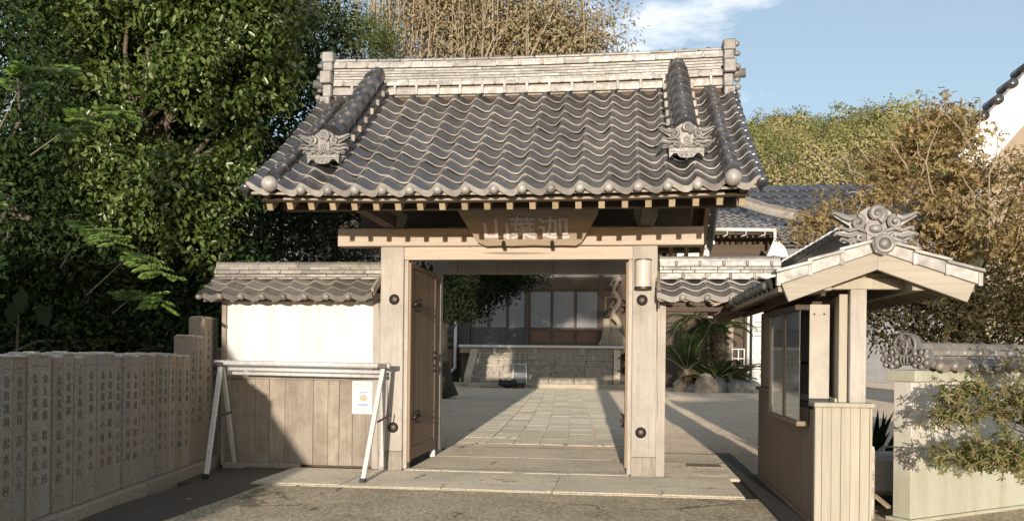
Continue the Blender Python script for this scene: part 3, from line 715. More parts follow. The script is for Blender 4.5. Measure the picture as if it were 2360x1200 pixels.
ro.cyl((.03, yc, 1.47), (.10, yc, 1.47), .105, n=20).cyl((.03, yc-.14, 1.355), (.10, yc-.14, 1.355), .085, n=16).cyl((.03, yc+.14, 1.355), (.10, yc+.14, 1.355), .085, n=16).box(.03, .10, yc-.12, yc+.12, 1.30, 1.42)
ob = ro.build('ridge_end_ornament', m_ornament, rwall, True); autosmooth(ob.data, .6)
def ring(m, c, r, rr, ax='x', n=18, t0=0, t1=2*math.pi):
    m.tube([(c[0], c[1]+r*math.cos(t0+(t1-t0)*i/n), c[2]+r*math.sin(t0+(t1-t0)*i/n)) for i in range(n+1)], rr, 6)
dec = M(RX)
for k in range(5):
    a = math.pi*2*k/5+.3; ring(dec, (.025, yc+.055*math.cos(a), 1.47+.055*math.sin(a)), .045, .012, n=10)
ring(dec, (.02, yc, 1.47), .100, .014); dec.tube([(.012, yc+.045*(1-i/16)*math.cos(i*.6), 1.47+.045*(1-i/16)*math.sin(i*.6)) for i in range(15)], .010, 6)
for sy in (-1, 1):
    c = (yc+sy*.14, 1.352)
    for k in range(7):
        a = math.pi*2*k/7; dec.ball((.02, c[0]+.068*math.cos(a), c[1]+.062*math.sin(a)), (.022, .027, .027), 8, 5)
    ring(dec, (.012, c[0], c[1]), .036, .012, n=12); dec.ball((.01, c[0], c[1]), (.02, .018, .018), 8, 5)
    for k in range(4): dec.ball((.02, yc+sy*(.205-.01*k), 1.44-.02*k-.02), (.02, .022, .022), 7, 4)
for k in range(3): dec.tube([(.02, yc+(k-1)*.02, 1.30), (.01, yc+(k-1)*.035, 1.35), (.015, yc+(k-1)*.02, 1.385)], .008, 5)
o = dec.build('carved_blossoms', m_ornament, ob, True)

# ================================================================== NOTICE BOOTH
bo = empty('notice_booth', (2.97, -1.2, 0), 0, 'roofed wooden notice booth with glazed side case and carved gable ornament, right of the gate', 'booth')
# lower casing: vertical boards on the passage side and on the front
M().box(2.80, 3.12, -2.64, .36, 0, .97).build('casing_core', m_dark, bo)
n = 18
for i in range(n):
    ya = -2.62+(.36+2.62)*i/n; yb = ya+(2.98)/n-.004
    M().box(2.762, 2.80, ya, yb, .03, .985 if ya > -1.0 else .93).build('side_board', m_board2, bo, bevel=.004)
M().box(2.735, 2.81, -2.62, .36, -.02, .03).build('base_rail', m_board2, bo, bevel=.003)
M().box(2.735, 2.83, -.98, .40, .99, 1.03).build('side_rail', m_board2, bo, bevel=.004)
M().box(2.745, 2.80, -2.715, -2.645, 0, .965).build('corner_post', m_bench, bo, bevel=.005)
for i in range(5):
    xa = 2.805+.073*i; M().box(xa, xa+.071, -2.70+.004*(i % 2), -2.65, 0, .962).build('front_board', m_bench, bo, bevel=.003)
M().box(2.735, 3.20, -2.735, -2.50, .965, 1.0).build('shelf_cap', m_bench, bo, bevel=.004)
M().box(3.171, 3.19, -2.70, -2.3, 0, .96).build('side_board', m_bench, bo, bevel=.003)
M().box(3.012, 3.137, -2.70, -2.575, 1.001, 2.08).build('front_post', m_post, bo, bevel=.005)
M().box(3.012, 3.137, .2, .32, 0, 2.08).build('rear_post', m_post, bo, bevel=.005)
M().box(2.955, 3.0, -2.57, -2.0, 1.03, 1.86).build('back_panel', m_tan, bo)
M().box(2.94, 3.005, -2.64, -2.585, 1.001, 1.87).build('panel_stile', m_bench, bo, bevel=.003)
M().box(2.92, 3.0, -2.6, -2.35, 1.001, 1.03).build('panel_sill', m_bench, bo)
for (ya, yb) in ((-.93, .22),):
    M().box(2.79, 2.82, ya, yb, 1.033, 1.79).build('tan_panel', m_tan, bo)
    for (p, q, r_, s_) in ((yb, yb+.05, 1.033, 1.85), (ya-.05, ya, 1.033, 1.85), (ya, yb, 1.79, 1.85)):
        M().box(2.77, 2.83, p, q, r_, s_).build('panel_frame', m_board2, bo, bevel=.003)
M().box(2.80, 2.99, -.98, .30, 1.04, 1.85).build('panel_backing', m_dark, bo)
M().box(2.86, 2.95, -2.0, -.98, 1.03, 1.86).build('case_backing', m_dark, bo)
# glazed case standing proud
cs = empty('glazed_case', (2.72, -1.7, .78)); cs.parent = bo; cs.matrix_basis = WM[bo].inverted() @ WM[cs]
M().box(2.87, 2.89, -2.38, -1.0, .82, 1.78).build('case_back', m_tan, cs)
M().box(2.66, 2.89, -2.40, -.99, .785, .825).build('case_sill', m_board2, cs, bevel=.004)
M().box(2.64, 2.89, -2.40, -.99, 1.755, 1.80).build('case_top', m_darkz, cs, bevel=.004)
M().box(2.66, 2.70, -1.03, -.99, .825, 1.755).build('case_stile', m_bench, cs, bevel=.003)
M().box(2.668, 2.695, -1.72, -1.69, .825, 1.755).build('case_stile', m_board2, cs, bevel=.003)
M().box(2.69, 2.889, -1.015, -.99, .826, 1.754).build('case_end', m_board2, cs)
M().box(2.673, 2.678, -1.69, -1.03, .826, 1.754).build('glass_pane', m_glass, cs)
M().box(2.682, 2.687, -2.385, -1.72, .826, 1.754).build('glass_pane', m_glass, cs)
M().box(2.755, 2.915, -2.425, -2.402, 1.02, 1.80).build('white_end_board', m_endb, cs, bevel=.002)
M().box(2.755, 2.915, -2.424, -2.402, .79, 1.018).build('dark_end_board', m_black, cs)
for x in (2.79, 2.87): M().ball((x, -2.43, 1.72), .008, 8, 5).build('screw', m_iron, cs)
for z in (1.30,): M().box(2.86, 2.869, -2.3, -1.1, z, z+.02).build('inner_batten', m_white, cs)
# roof structure: gable to the front
gx, gz = 3.125, 2.165
def gb(sx):
    xe = gx+sx*.705; ze = gz-.245
    return xe, ze
for sx in (-1, 1):
    xe, ze = gb(sx)
    poly = [(gx, gz), (xe, ze), (xe-sx*.055, ze-.135), (gx, gz-.135)]
    if sx > 0: poly = poly[::-1]
    M().prism(poly, -3.03, -2.975, 'y').build('bargeboard', m_barge, bo, bevel=.003)
    M().prism(poly, 2.0, 2.05, 'y').build('bargeboard', m_barge, bo)
    # soffit and rafters
    M().prism([(gx, gz-.005), (xe, ze-.005), (xe, ze-.02), (gx, gz-.02)], -2.97, 1.99, 'y').build('soffit_boarding', m_dark, bo)
    for i in range(24):
        yy = -2.86+.205*i; M().beam((gx+sx*.03, yy, gz-.055), (xe-sx*.02, yy, ze-.045), .05, .045).build('rafter', m_raft if sx > 0 else m_board2, bo)
    M().box(xe-.015, xe+.015, -2.97, 1.99, ze-.055, ze-.015).build('eave_fascia', m_board, bo)
    # purlins poking out under the barge
    px = gx+sx*.33
    M().box(px-.045 if sx > 0 else px-.04, px+.045 if sx > 0 else px+.02, -2.93, 1.9, gz-.285, gz-.19).build('purlin', m_barge, bo, bevel=.004)
    # verge tiles in the sun-paled ridge colour, stepped
    for k in range(3):
        fa, fb = k/3, (k+1)/3+.01
        xa, za = gx+sx*(.04+.70*fa), gz-.245*(.04+.7*fa)/.705; xb2, zb2 = gx+sx*(.04+.70*fb), gz-.245*(.04+.7*fb)/.705
        up_ = .012
        pf = [(xa, za+.002), (xb2, zb2+.002), (xb2, zb2+.085+up_), (xa, za+.085)]
        pt_ = [(xa-sx*.02, za+.086), (xb2+sx*.01, zb2+.086+up_), (xb2+sx*.01, zb2+.112+up_), (xa-sx*.02, za+.112)]
        if sx > 0: pf = pf[::-1]; pt_ = pt_[::-1]
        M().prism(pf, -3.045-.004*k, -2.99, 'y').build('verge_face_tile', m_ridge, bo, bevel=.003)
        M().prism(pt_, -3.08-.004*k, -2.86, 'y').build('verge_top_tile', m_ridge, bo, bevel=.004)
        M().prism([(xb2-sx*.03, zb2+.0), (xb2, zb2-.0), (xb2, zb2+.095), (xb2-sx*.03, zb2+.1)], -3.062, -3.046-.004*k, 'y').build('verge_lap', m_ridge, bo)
# cross beam under the gable, held by the post
M().box(2.815, 3.46, -2.72, -2.60, 1.905, 1.995).build('cross_beam', m_bench, bo, bevel=.004)
M().box(2.86, 3.40, -2.71, -2.61, 1.998, 2.03).build('cross_beam_cap', m_bench, bo)
M().box(2.80, 2.84, -2.6, .3, 1.86, 1.93).build('wall_plate', m_dark, bo)
M().box(2.66, 2.70, -2.3, 1.0, 1.845, 1.89).build('wall_plate', m_dark, bo)
M().box(3.10, 3.15, -2.95, 1.95, 2.03, 2.10).build('ridge_beam', m_dark, bo)
# tiles on the left slope (seen) and right slope, run along Y: use a frame turned by -90 degrees
for sx in (-1, 1):
    F = Matrix.Translation((gx, 0, 0)) @ Matrix.Rotation(-math.pi/2 if sx < 0 else math.pi/2, 4, 'Z')   # local x -> -y / +y, local y -> +x / -x
    sl = Slope(-.72, gz-.235, -.06, gz+.02, .05, 0, 3, F)
    cr_ = [(-2.02+.243*i) if sx < 0 else (-2.90+.243*i) for i in range(20)]
    if sx < 0: tile_slope(bo, sl, cr_, 4, .243, m_tile, m_oldtile, .040, .035, .036, name='booth_roof_tile')
    else:
        mm = M(F)
        for r in range(4):
            for i in range(80):
                a = -2.9+i*.06; n_ = len(mm.v); h0 = prof((i % 4)/4, .04); h1 = prof((i % 4+1)/4, .04)
                mm.v += [sl.pt(a, r/4, h0+.03), sl.pt(a+.06, r/4, h1+.03), sl.pt(a+.06, (r+1)/4, h1), sl.pt(a, (r+1)/4, h0)]; mm.f.append((n_, n_+1, n_+2, n_+3))
        tag(mm.build('far_slope_tiles', m_tile, bo), kind='stuff')
for li, (z0, z1, hw) in enumerate(((gz+.02, gz+.075, .105), (gz+.08, gz+.125, .095), (gz+.13, gz+.175, .088), (gz+.18, gz+.225, .080), (gz+.23, gz+.27, .075))):
    for i in range(19):
        M().box(gx-hw, gx+hw, -2.90+.26*i, -2.645+.26*i, z0, z1).build('ridge_course_tile', m_tile, bo, bevel=.004)
for i in range(19):
    ya = -2.90+.26*i; o = M().tube([(gx, ya, gz+.285), (gx, ya+.03, gz+.285), (gx, ya+.031, gz+.285), (gx, ya+.262, gz+.285)], [.074, .074, .064, .064], 14).build('ridge_cap_tile', m_tile, bo, True); autosmooth(o.data, .6)
oni(bo, Matrix.Translation((gx, -2.93, gz+.02)), .74, 1)
d = M().cyl((gx+.025, -3.11, gz+.052), (gx+.025, -2.9, gz+.052), .085, n=8); d.tube([(gx+.025+.058*math.cos(t*math.pi/10), -3.115, gz+.052+.058*math.sin(t*math.pi/10)) for t in range(21)], .020, 8)
d.ball((gx+.025, -3.105, gz+.052), (.040, .03, .040), 14, 8)
o = d.build('round_end_tile', m_ornament, bo, True); autosmooth(o.data, .6)

# ================================================================== STONE POST FENCE
fe = empty('donor_stone_fence', (-3.3, -2.2, 0), 0, 'low fence of close-set granite donor posts with incised characters, left of the gate', 'fence')
bd = [-4.64, -4.45, -4.275, -4.095, -3.93, -3.73, -3.575, -3.4, -3.22, -3.0, -2.82, -2.62, -2.465, -2.285, -2.095, -1.895, -1.69, -1.52, -1.34, -1.155, -.96, -.735, -.55, -.27, .025, .27, .475]
pre = [-4.64-.18*k for k in range(14, 0, -1)]
bd = pre+bd
def fxx(y): return -3.0-.1426*(y+4.6)
fa_ = math.atan(.1426)
donor = ['一金五萬圓', '一金拾萬圓', '一金參萬圓', '一金貳萬圓']; namesj = ['山田', '中村', '石井', '高木', '井上', '松本', '小林']
tm = {}
for ch in set(''.join(donor)+''.join(namesj)):
    me = text_mesh(ch, .074, .0012); me.name = 'incised_character'; me.materials.append(m_ink); tm[ch] = me
for i, (a, b) in enumerate(zip(bd, bd[1:])):
    h = 1.31+random.uniform(-.02, .025); px = i-len(pre)
    if b > -.70 and b < -.2: h = 1.53
    if b > -.2 and b < .3: h = 1.755
    if b > .3: h = 1.39
    F = Matrix.Translation((fxx(a), a, 0)) @ Matrix.Rotation(fa_, 4, 'Z'); wd = (b-a)/math.cos(fa_)
    n1 = random.uniform(-.012, .012); q = M(F); tn = random.uniform(-.004, .004)
    q.v = [Vector(v) for v in ((-.19, .004, .10), (n1, .004, .10), (n1, wd-.006, .10), (-.19, wd-.006, .10), (-.18, .004, h), (n1+tn, .004, h+random.uniform(-.012, .006)), (n1+tn, wd-.006, h+random.uniform(-.012, .006)), (-.18, wd-.006, h))]
    q.f = [(0, 3, 2, 1), (4, 5, 6, 7), (0, 1, 5, 4), (1, 2, 6, 5), (2, 3, 7, 6), (3, 0, 4, 7)]
    post = q.build('stone_post', m_granite, fe, bevel=.007)
    tp = M(F)
    for k in range(3):
        tp.box(-.17+.05*k, -.10+.055*k, .01+random.uniform(0, .05), wd-.012-random.uniform(0, .05), h-.012, h+random.uniform(.004, .016))
    tp.build('rough_top', m_granitetop, post, bevel=.004)
    if a < -4.7: continue
    col = list(random.choice(donor))+[None]+list(random.choice(namesj)+random.choice(namesj))
    z = h-.12; mm = bpy.data.meshes.new('incised_text'); vs = []; fs = []
    for ci, ch in enumerate(col):
        if ch is None: z -= .06; continue
        me = tm[ch]; n0 = len(vs); sc_ = 1.0 if ci < 5 else 1.1
        for v in me.vertices: vs.append(F @ Vector((n1+tn*.8+.0015+v.co.z, wd*.5+v.co.x*sc_, z+v.co.y*sc_)))
        fs += [tuple(n0+k for k in p.vertices) for p in me.polygons]; z -= .092 if ci < 5 else .11
    o0 = Vector((fxx(a), a, z)); mm.from_pydata([v-o0 for v in vs], [], fs); mm.update(); mm.materials.append(m_ink)
    tag(link('incised_text', mm, post, Matrix.Translation(o0)), kind='stuff')
Fk = Matrix.Translation((fxx(-4.6), -4.6, 0)) @ Matrix.Rotation(fa_, 4, 'Z')
for k in range(9):
    M(Fk).box(-.26, .07, -2.6+.86*k, -2.6+.86*(k+1)-.008, -.2, .098).build('footing_stone', m_granite, fe, bevel=.012)

# ================================================================== BARRICADE, POSTER
ba = empty('barricade', (-2.4, -.5, 0), 0, 'white metal A-frame barricade with two rails in front of the boarded wall', 'barricade')
for (xt, xf_, xbk) in ((-3.30, -3.20, -3.36), (-1.41, -1.47, -1.56)):
    M().beam((xt, -.50, 1.21), (xf_, -1.03, .03), .05, .035, (0, 1, 0)).build('leg', m_alu, ba, bevel=.004)
    M().beam((xt, -.46, 1.19), (xbk, .02, .03), .045, .03, (0, 1, 0)).build('leg', m_alu, ba, bevel=.004)
    M().beam((xf_-.0, -1.045, .05), (xf_, -1.05, -.02), .06, .05, (0, 1, 0)).build('rubber_foot', m_black, ba)
    M().beam((xbk, .025, .05), (xbk, .03, -.02), .06, .05, (0, 1, 0)).build('rubber_foot', m_black, ba)
    M().beam((xt+.02, -.80, .62), (xt+.01, -.22, .66), .012, .02, (0, 0, 1)).build('spreader', m_iron, ba)
    M().box(xt-.05, xt+.05, -.56, -.42, 1.19, 1.24).build('joint_bracket', m_iron, ba, bevel=.006)
M().cyl((-3.36, -.52, 1.235), (-1.33, -.52, 1.222), .030, n=14).build('top_rail', m_alu, ba, True)
M().cyl((-3.22, -.46, 1.165), (-1.46, -.46, 1.150), .022, n=14).build('lower_rail', m_alu, ba, True)
M().cyl((-3.20, -.40, 1.115), (-1.46, -.40, 1.10), .020, n=14).build('lower_rail', m_alu, ba, True)
po = empty('poster', (-1.8, .075, .645), 0, 'small white notice poster pinned to the boards beside the left gate post', 'poster')
M().box(-1.94, -1.695, .073, .077, .645, 1.03).build('sheet', m_white, po)
def line(x0, x1, z, mat, s=.008, n=8):
    mm = M()
    for k in range(n):
        a = x0+(x1-x0)*k/n; mm.box(a, a+(x1-x0)/n*.62, .0715, .0728, z, z+s)
    mm.build('printed_line', mat, po)
line(-1.90, -1.73, .99, m_ink, .006, 10)
line(-1.89, -1.74, .78, m_blue, .006, 9)
line(-1.90, -1.72, .955, m_peach, .018, 7); line(-1.915, -1.71, .69, m_ink, .008, 14); line(-1.87, -1.75, .668, m_ink, .007, 9)
M().prism([(-1.865, .735), (-1.75, .735), (-1.74, .75), (-1.75, .765), (-1.865, .765), (-1.878, .75)], .0715, .0728, 'y').build('printed_band', m_blue, po)
M().prism([(-1.85, .905), (-1.78, .915), (-1.735, .895), (-1.78, .887), (-1.85, .885)], .0715, .0728, 'y').build('printed_band', m_blue, po)
M().prism([(-1.805+.05*math.cos(k*.5236), .832+.042*math.sin(k*.5236)) for k in range(12)], .0715, .0728, 'y').build('printed_disc', m_bench, po)

# rusty white pole, tank and bits behind the booth
rp_ = tag(M().tube([(3.27, -2.35, 0), (3.27, -2.35, .58), (3.27, -2.35, .62), (3.27, -2.35, .635)], [.036, .036, .03, .01], 16).build('bollard_pole', grainy('rusty_white_paint', (.70, .66, .58), (.82, .79, .72), 20, .6, big=(.28, .14, .05), bigscale=9, rnd=False), None, True), 'rust-stained white metal pole standing between booth and cream wall', 'pole')
tk = empty('water_tank', (3.75, -1.2, .05), 0, 'white rounded plastic tank behind the rusty pole', 'tank')
bx = M().box(3.50, 3.95, -1.45, -1.0, .08, .46).build('tank_body', m_white, tk, bevel=.05)
M().box(3.50, 3.95, -1.45, -1.0, 0, .075).build('tank_base', m_darkgrey, tk)
M().tube([(3.6, -1.3, .46), (3.66, -1.3, .52), (3.75, -1.3, .53), (3.84, -1.3, .46)], .012, 6).build('tank_handle', m_white, tk)
M().beam((3.40, -2.0, .17), (3.50, -2.1, .08), .05, .02).build('broken_board', m_raft)
tag(bpy.data.objects['broken_board'], 'short yellow wood offcut leaning by the rusty pole', 'offcut')

# ================================================================== FOLIAGE TOOLS
def unit(a): return a/np.maximum(np.linalg.norm(a, axis=-1, keepdims=True), 1e-9)
def leaf_mesh(name, P, D, Nn, Ln, Wd, mat, fold=.25):
    """oval leaves: base P, direction D, normal Nn, length, width"""
    n = len(P); D = unit(D); Sd = unit(np.cross(D, Nn)); Nn = np.cross(Sd, D)
    Ln = np.broadcast_to(np.asarray(Ln, float), (n,))[:, None]; Wd = np.broadcast_to(np.asarray(Wd, float), (n,))[:, None]
    V = np.stack([P, P+D*Ln*.32+Sd*Wd*.46+Nn*Wd*fold*.5, P+D*Ln*.68+Sd*Wd*.42+Nn*Wd*fold*.4, P+D*Ln-Nn*Ln*.08, P+D*Ln*.68-Sd*Wd*.42+Nn*Wd*fold*.4, P+D*Ln*.32-Sd*Wd*.46+Nn*Wd*fold*.5], 1).reshape(-1, 3)
    base = (np.arange(n)*6)[:, None]; F = np.concatenate([base+np.array([0, 1, 2, 3]), base+np.array([0, 3, 4, 5])], 1).reshape(-1)
    me = bpy.data.meshes.new(name); me.vertices.add(len(V)); me.vertices.foreach_set('co', V.astype(np.float32).ravel())
    me.loops.add(len(F)); me.loops.foreach_set('vertex_index', F.astype(np.int32))
    me.polygons.add(n*2); me.polygons.foreach_set('loop_start', (np.arange(n*2)*4).astype(np.int32))
    try: me.polygons.foreach_set('loop_total', np.full(n*2, 4, np.int32))
    except Exception: pass
    me.update(calc_edges=True); me.validate(); me.materials.append(mat); return me
def rv(n): return unit(RNG.normal(size=(n, 3)))
def crown(parent, base, blobs, per, spread, ln, wd, mat, out_=.5, droop=.3, name='crown', shell=(.72, 1.05), star=0, facing=.6):
    """blobs: (centre, radii, clump count); leaves gathered in clumps near the surface of each blob"""
    Ps = []; Ds = []; Ns = []
    for c, r, k in blobs:
        d = rv(k); rad = RNG.uniform(shell[0], shell[1], (k, 1))
        C = np.array(c)+d*np.array(r)*rad
        for _ in range(1):
            off = RNG.normal(size=(k, per, 3))*spread*np.array([1, 1, .75]); P = C[:, None]+off
            o = unit(d[:, None]*1.0+off/spread*.35)
            Dd = unit(o*out_+rv(k*per).reshape(k, per, 3)*.8+np.array([0, 0, -droop])); Nn = unit(o*facing+rv(k*per).reshape(k, per, 3)*.6+np.array([0, 0, .5]))
            if star:
                # star-shaped leaf: five narrow lobes from one point
                D0 = Dd.reshape(-1, 3); N0 = Nn.reshape(-1, 3); P0 = P.reshape(-1, 3); S0 = unit(np.cross(D0, N0))
                for a in (-1.9, -.95, 0, .95, 1.9):
                    Ps.append(P0); Ds.append(D0*math.cos(a)+S0*math.sin(a)); Ns.append(N0)
            else: Ps.append(P.reshape(-1, 3)); Ds.append(Dd.reshape(-1, 3)); Ns.append(Nn.reshape(-1, 3))
    P = np.concatenate(Ps); D = np.concatenate(Ds); Nn = np.concatenate(Ns); n = len(P)
    s_ = RNG.uniform(.7, 1.2, n); base = np.array(base, float)
    me = leaf_mesh(name, P-base, D, Nn, ln*s_, wd*s_, mat)
    return tag(link(name, me, parent, Matrix.Translation(Vector(base))), kind='stuff')
def limb(m, p, q, r0, r1, k=5, wob=.12, n=7):
    p, q = Vector(p), Vector(q); l = (q-p).length
    pts = [p.lerp(q, i/k)+Vector([random.uniform(-1, 1)*wob*l*math.sin(math.pi*i/k)*.5 for _ in range(3)]) for i in range(k+1)]
    m.tube(pts, [r0+(r1-r0)*i/k for i in range(k+1)], n); return pts
def tree(name, label, cat, base, trunk, blobs, per, spread, ln, wd, mat, group=None, r0=.2, bark=None, twigs=40, twigr=.012, **kw):
    t = empty(name, base, 0, label, cat, group); m = M(); pts = [Vector(p) for p in trunk]
    k = len(pts); m.tube(pts, [r0*(1-.6*i/(k-1)) for i in range(k)], 12)
    top = pts[-1]
    few = blobs if len(blobs) < 14 else random.sample(blobs, 12)
    for c, r, cnt in few: limb(m, top if random.random() < .6 else pts[-2], Vector(c)+Vector((0, .25 if len(blobs) > 14 else 0, 0)), r0*(.35 if len(blobs) < 14 else .2), r0*.08, 5, .2)
    m.build('trunk', bark or m_bark, t, True)
    tw = M()
    for i in range(twigs):
        c, r, cnt = random.choice(blobs); d = Vector((random.gauss(0, 1), random.gauss(0, 1), random.gauss(0, 1))).normalized()
        e = Vector(c)+Vector((d.x*r[0], d.y*r[1], d.z*r[2]))*random.uniform(.8, 1.08); limb(tw, Vector(c).lerp(e, .2), e, twigr, twigr*.3, 4, .15, 4)
    if twigs: tag(tw.build('twigs', m_twig if twigr > .012 else (bark or m_bark), t, True), kind='stuff')
    crown(t, base, blobs, per, spread, ln, wd, mat, **kw); return t

# ================================================================== TREES AT THE LEFT
random.seed(21)
def lumps(big, n, r, cnt):
    out = []
    for c, rr, k in big:
        for i in range(k):
            d = Vector((random.gauss(0, 1), random.gauss(0, 1)-.5, random.gauss(0, 1))).normalized(); q = r*random.uniform(.6, 1.35)
            out.append(((c[0]+d.x*rr[0], c[1]+d.y*rr[1], c[2]+d.z*rr[2]), (q, q*.8, q*.75), int(cnt*q*q/r/r)))
    return out
big = [((-5.3, 1.9, 5.0), (1.45, .9, 1.25), 26), ((-4.3, 1.9, 5.4), (.8, .7, .95), 15), ((-4.9, 1.5, 3.6), (.8, .6, .75), 15), ((-5.75, 1.6, 3.9), (.6, .5, .7), 6), ((-5.5, 2.0, 6.6), (1.7, .9, .8), 18),
       ((-4.65, 1.6, 3.0), (.5, .4, .35), 7), ((-3.8, 2.0, 6.0), (.45, .5, .6), 8)]
ct = tree('camellia_tree', 'large glossy evergreen tree leaning over the stone fence at the left', 'tree', (-6.0, 1.9, 0),
     [(-6.0, 1.9, 0), (-6.1, 1.9, 1.2), (-6.05, 1.85, 1.8), (-5.75, 1.8, 2.5), (-5.6, 1.8, 3.2), (-5.6, 1.9, 4.2)],
     lumps(big, 0, .34, 18), 22, .11, .10, .050, m_leafA, r0=.24, twigs=110, out_=.35, droop=.55, facing=.9)
crown(ct, (-6.0, 1.9, 0), [((-5.2, 2.6, 4.9), (1.6, .5, 2.0), 260), ((-5.2, 2.4, 3.3), (1.1, .5, .9), 120), ((-4.1, 2.6, 5.6), (.7, .4, .9), 70), ((-6.3, 2.3, 5.6), (1.0, .5, 1.6), 120)], 24, .2, .10, .05, m_leafB, name='inner_shade_foliage', shell=(.1, 1))  # inner leaves coloured darker for the shade deep in the crown
tree('camellia_tree', 'dark evergreen tree at the left edge behind the granite fence', 'tree', (-7.6, 1.2, 0), [(-7.6, 1.2, 0), (-7.7, 1.3, 1.5), (-7.4, 1.4, 3.5)],
     [((-7.3, 1.5, 5.2), (1.3, 1.2, 1.8), 260), ((-7.2, 1.2, 3.0), (1.3, .9, 1.4), 260), ((-6.3, 1.5, 2.5), (.9, .7, .9), 160), ((-8.2, .5, 1.8), (1.2, 1.2, 1.3), 150)],
     24, .2, .10, .05, m_leafB, r0=.2, twigs=40, droop=.5)
tree('undergrowth_shrub', 'dark shrub mass behind the taller donor stones', 'shrub', (-5.2, 1.6, 0), [(-5.2, 1.6, 0), (-5.2, 1.6, .8), (-5.1, 1.6, 1.4)],
     [((-5.0, 1.6, 1.7), (1.0, .6, .9), 200), ((-6.6, 1.0, 1.3), (1.1, .6, .8), 200), ((-4.4, 1.7, 2.3), (.6, .5, .7), 130), ((-7.9, -.5, 1.2), (1.0, .9, .8), 150), ((-3.95, 1.9, 1.5), (.3, .4, .9), 70)],
     24, .16, .09, .045, m_leafB, r0=.08, twigs=30, droop=.4)
# pale compound-leaved sprays reaching out into the light
def spray(parent, pts, n, ln, wd, mat, r=.006, name='spray'):
    m = M(); m.tube(pts, [r*(1-.6*i/(len(pts)-1)) for i in range(len(pts))], 5)
    P = []; D = []
    for i in range(n):
        f = random.uniform(.25, 1)*(len(pts)-1); k = min(int(f), len(pts)-2); p = Vector(pts[k]).lerp(Vector(pts[k+1]), f-k); d = (Vector(pts[k+1])-Vector(pts[k])).normalized()
        s = random.choice((-1, 1)); sd = Vector((d.y, -d.x, random.uniform(-.3, .3))).normalized()*s
        q0 = p; ax = (sd+d*.7+Vector((0, 0, random.uniform(-.3, .2)))).normalized(); l = random.uniform(.12, .22)
        m.tube([q0, q0+ax*l], [.002, .001], 3, False); pd = ax.cross(Vector((0, 0, 1))).normalized()
        for j in range(5):
            for s2 in (-1, 1): P.append(q0+ax*l*(j+1)/5.2); D.append((pd*s2+ax*.8).normalized())
        P.append(q0+ax*l); D.append(ax)
    o = m.build('stem', m_twig, parent)
    me = leaf_mesh('leaves', np.array([tuple(p) for p in P]), np.array([tuple(p) for p in D]), np.tile([[.1, -1.0, .55]], (len(P), 1))+RNG.normal(size=(len(P), 3))*.3, ln, wd, mat)
    tag(link('leaves', me, parent), kind='stuff')
sp = empty('wisteria_vine', (-4.6, -1.6, 0), 0, 'light green vine sprays with small paired leaves over the fence', 'vine')
for pts, n in (([(-5.6, -1.2, 3.6), (-5.0, -1.6, 4.05), (-4.6, -1.9, 4.15), (-4.2, -2.0, 4.1)], 26), ([(-5.3, -1, 3.5), (-4.6, -1.5, 3.6), (-4.1, -1.7, 3.75), (-3.75, -1.8, 3.72)], 26),
               ([(-5.2, -.6, 2.3), (-4.6, -1.0, 2.75), (-4.25, -1.3, 2.6), (-4.0, -1.5, 2.45)], 24), ([(-5.0, -.4, 2.0), (-4.2, -.8, 2.45), (-3.8, -1.2, 2.3), (-3.55, -1.4, 2.15)], 26),
               ([(-4.8, -.2, 1.8), (-4.2, -.8, 1.95), (-3.8, -1.2, 1.95), (-3.6, -1.3, 1.85)], 18), ([(-5.6, -1.4, 2.2), (-5.2, -1.9, 2.9), (-5.0, -2.1, 3.0)], 18), ([(-5.5, -1.5, 1.6), (-5.1, -2.0, 2.1), (-4.95, -2.2, 2.15)], 16)):
    spray(sp, [Vector(p) for p in pts], n, .085, .038, m_leafC)
bl = empty('broad_leaf_plant', (-4.9, -1.8, 0), 0, 'plant with very large dark heart-shaped leaves behind the near end of the fence', 'plant')
M().tube([(-4.9, -1.8, 0), (-4.85, -1.8, 1.2), (-4.8, -1.85, 1.7)], [.02, .015, .01], 6).build('stem', m_bark, bl)
for i, (x, z, a) in enumerate(((-4.72, 1.84, .2), (-4.45, 1.80, -.5), (-4.85, 1.72, .5), (-4.95, 1.9, .9), (-4.55, 1.95, -.2))):
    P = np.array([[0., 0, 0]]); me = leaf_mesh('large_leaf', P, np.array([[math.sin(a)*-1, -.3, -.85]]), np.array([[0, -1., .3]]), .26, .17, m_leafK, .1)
    link('large_leaf', me, bl, Matrix.Translation((x, -1.95-.05*i, z)))
# trees further back
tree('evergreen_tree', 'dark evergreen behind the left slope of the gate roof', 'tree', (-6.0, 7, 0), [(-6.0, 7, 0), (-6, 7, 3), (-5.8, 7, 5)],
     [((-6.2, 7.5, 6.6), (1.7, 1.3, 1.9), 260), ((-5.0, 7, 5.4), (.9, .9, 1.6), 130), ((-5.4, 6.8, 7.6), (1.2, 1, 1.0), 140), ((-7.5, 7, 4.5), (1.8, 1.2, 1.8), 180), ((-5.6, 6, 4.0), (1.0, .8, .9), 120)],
     22, .24, .13, .05, m_leafK, r0=.22, twigs=30)  # leaf colour carries the shade here
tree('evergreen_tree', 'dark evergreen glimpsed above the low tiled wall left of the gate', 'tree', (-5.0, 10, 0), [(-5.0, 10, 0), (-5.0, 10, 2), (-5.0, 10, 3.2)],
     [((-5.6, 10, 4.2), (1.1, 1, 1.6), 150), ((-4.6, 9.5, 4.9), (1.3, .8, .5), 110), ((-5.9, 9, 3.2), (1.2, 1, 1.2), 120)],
     20, .22, .12, .05, m_leafK, r0=.15, twigs=20)
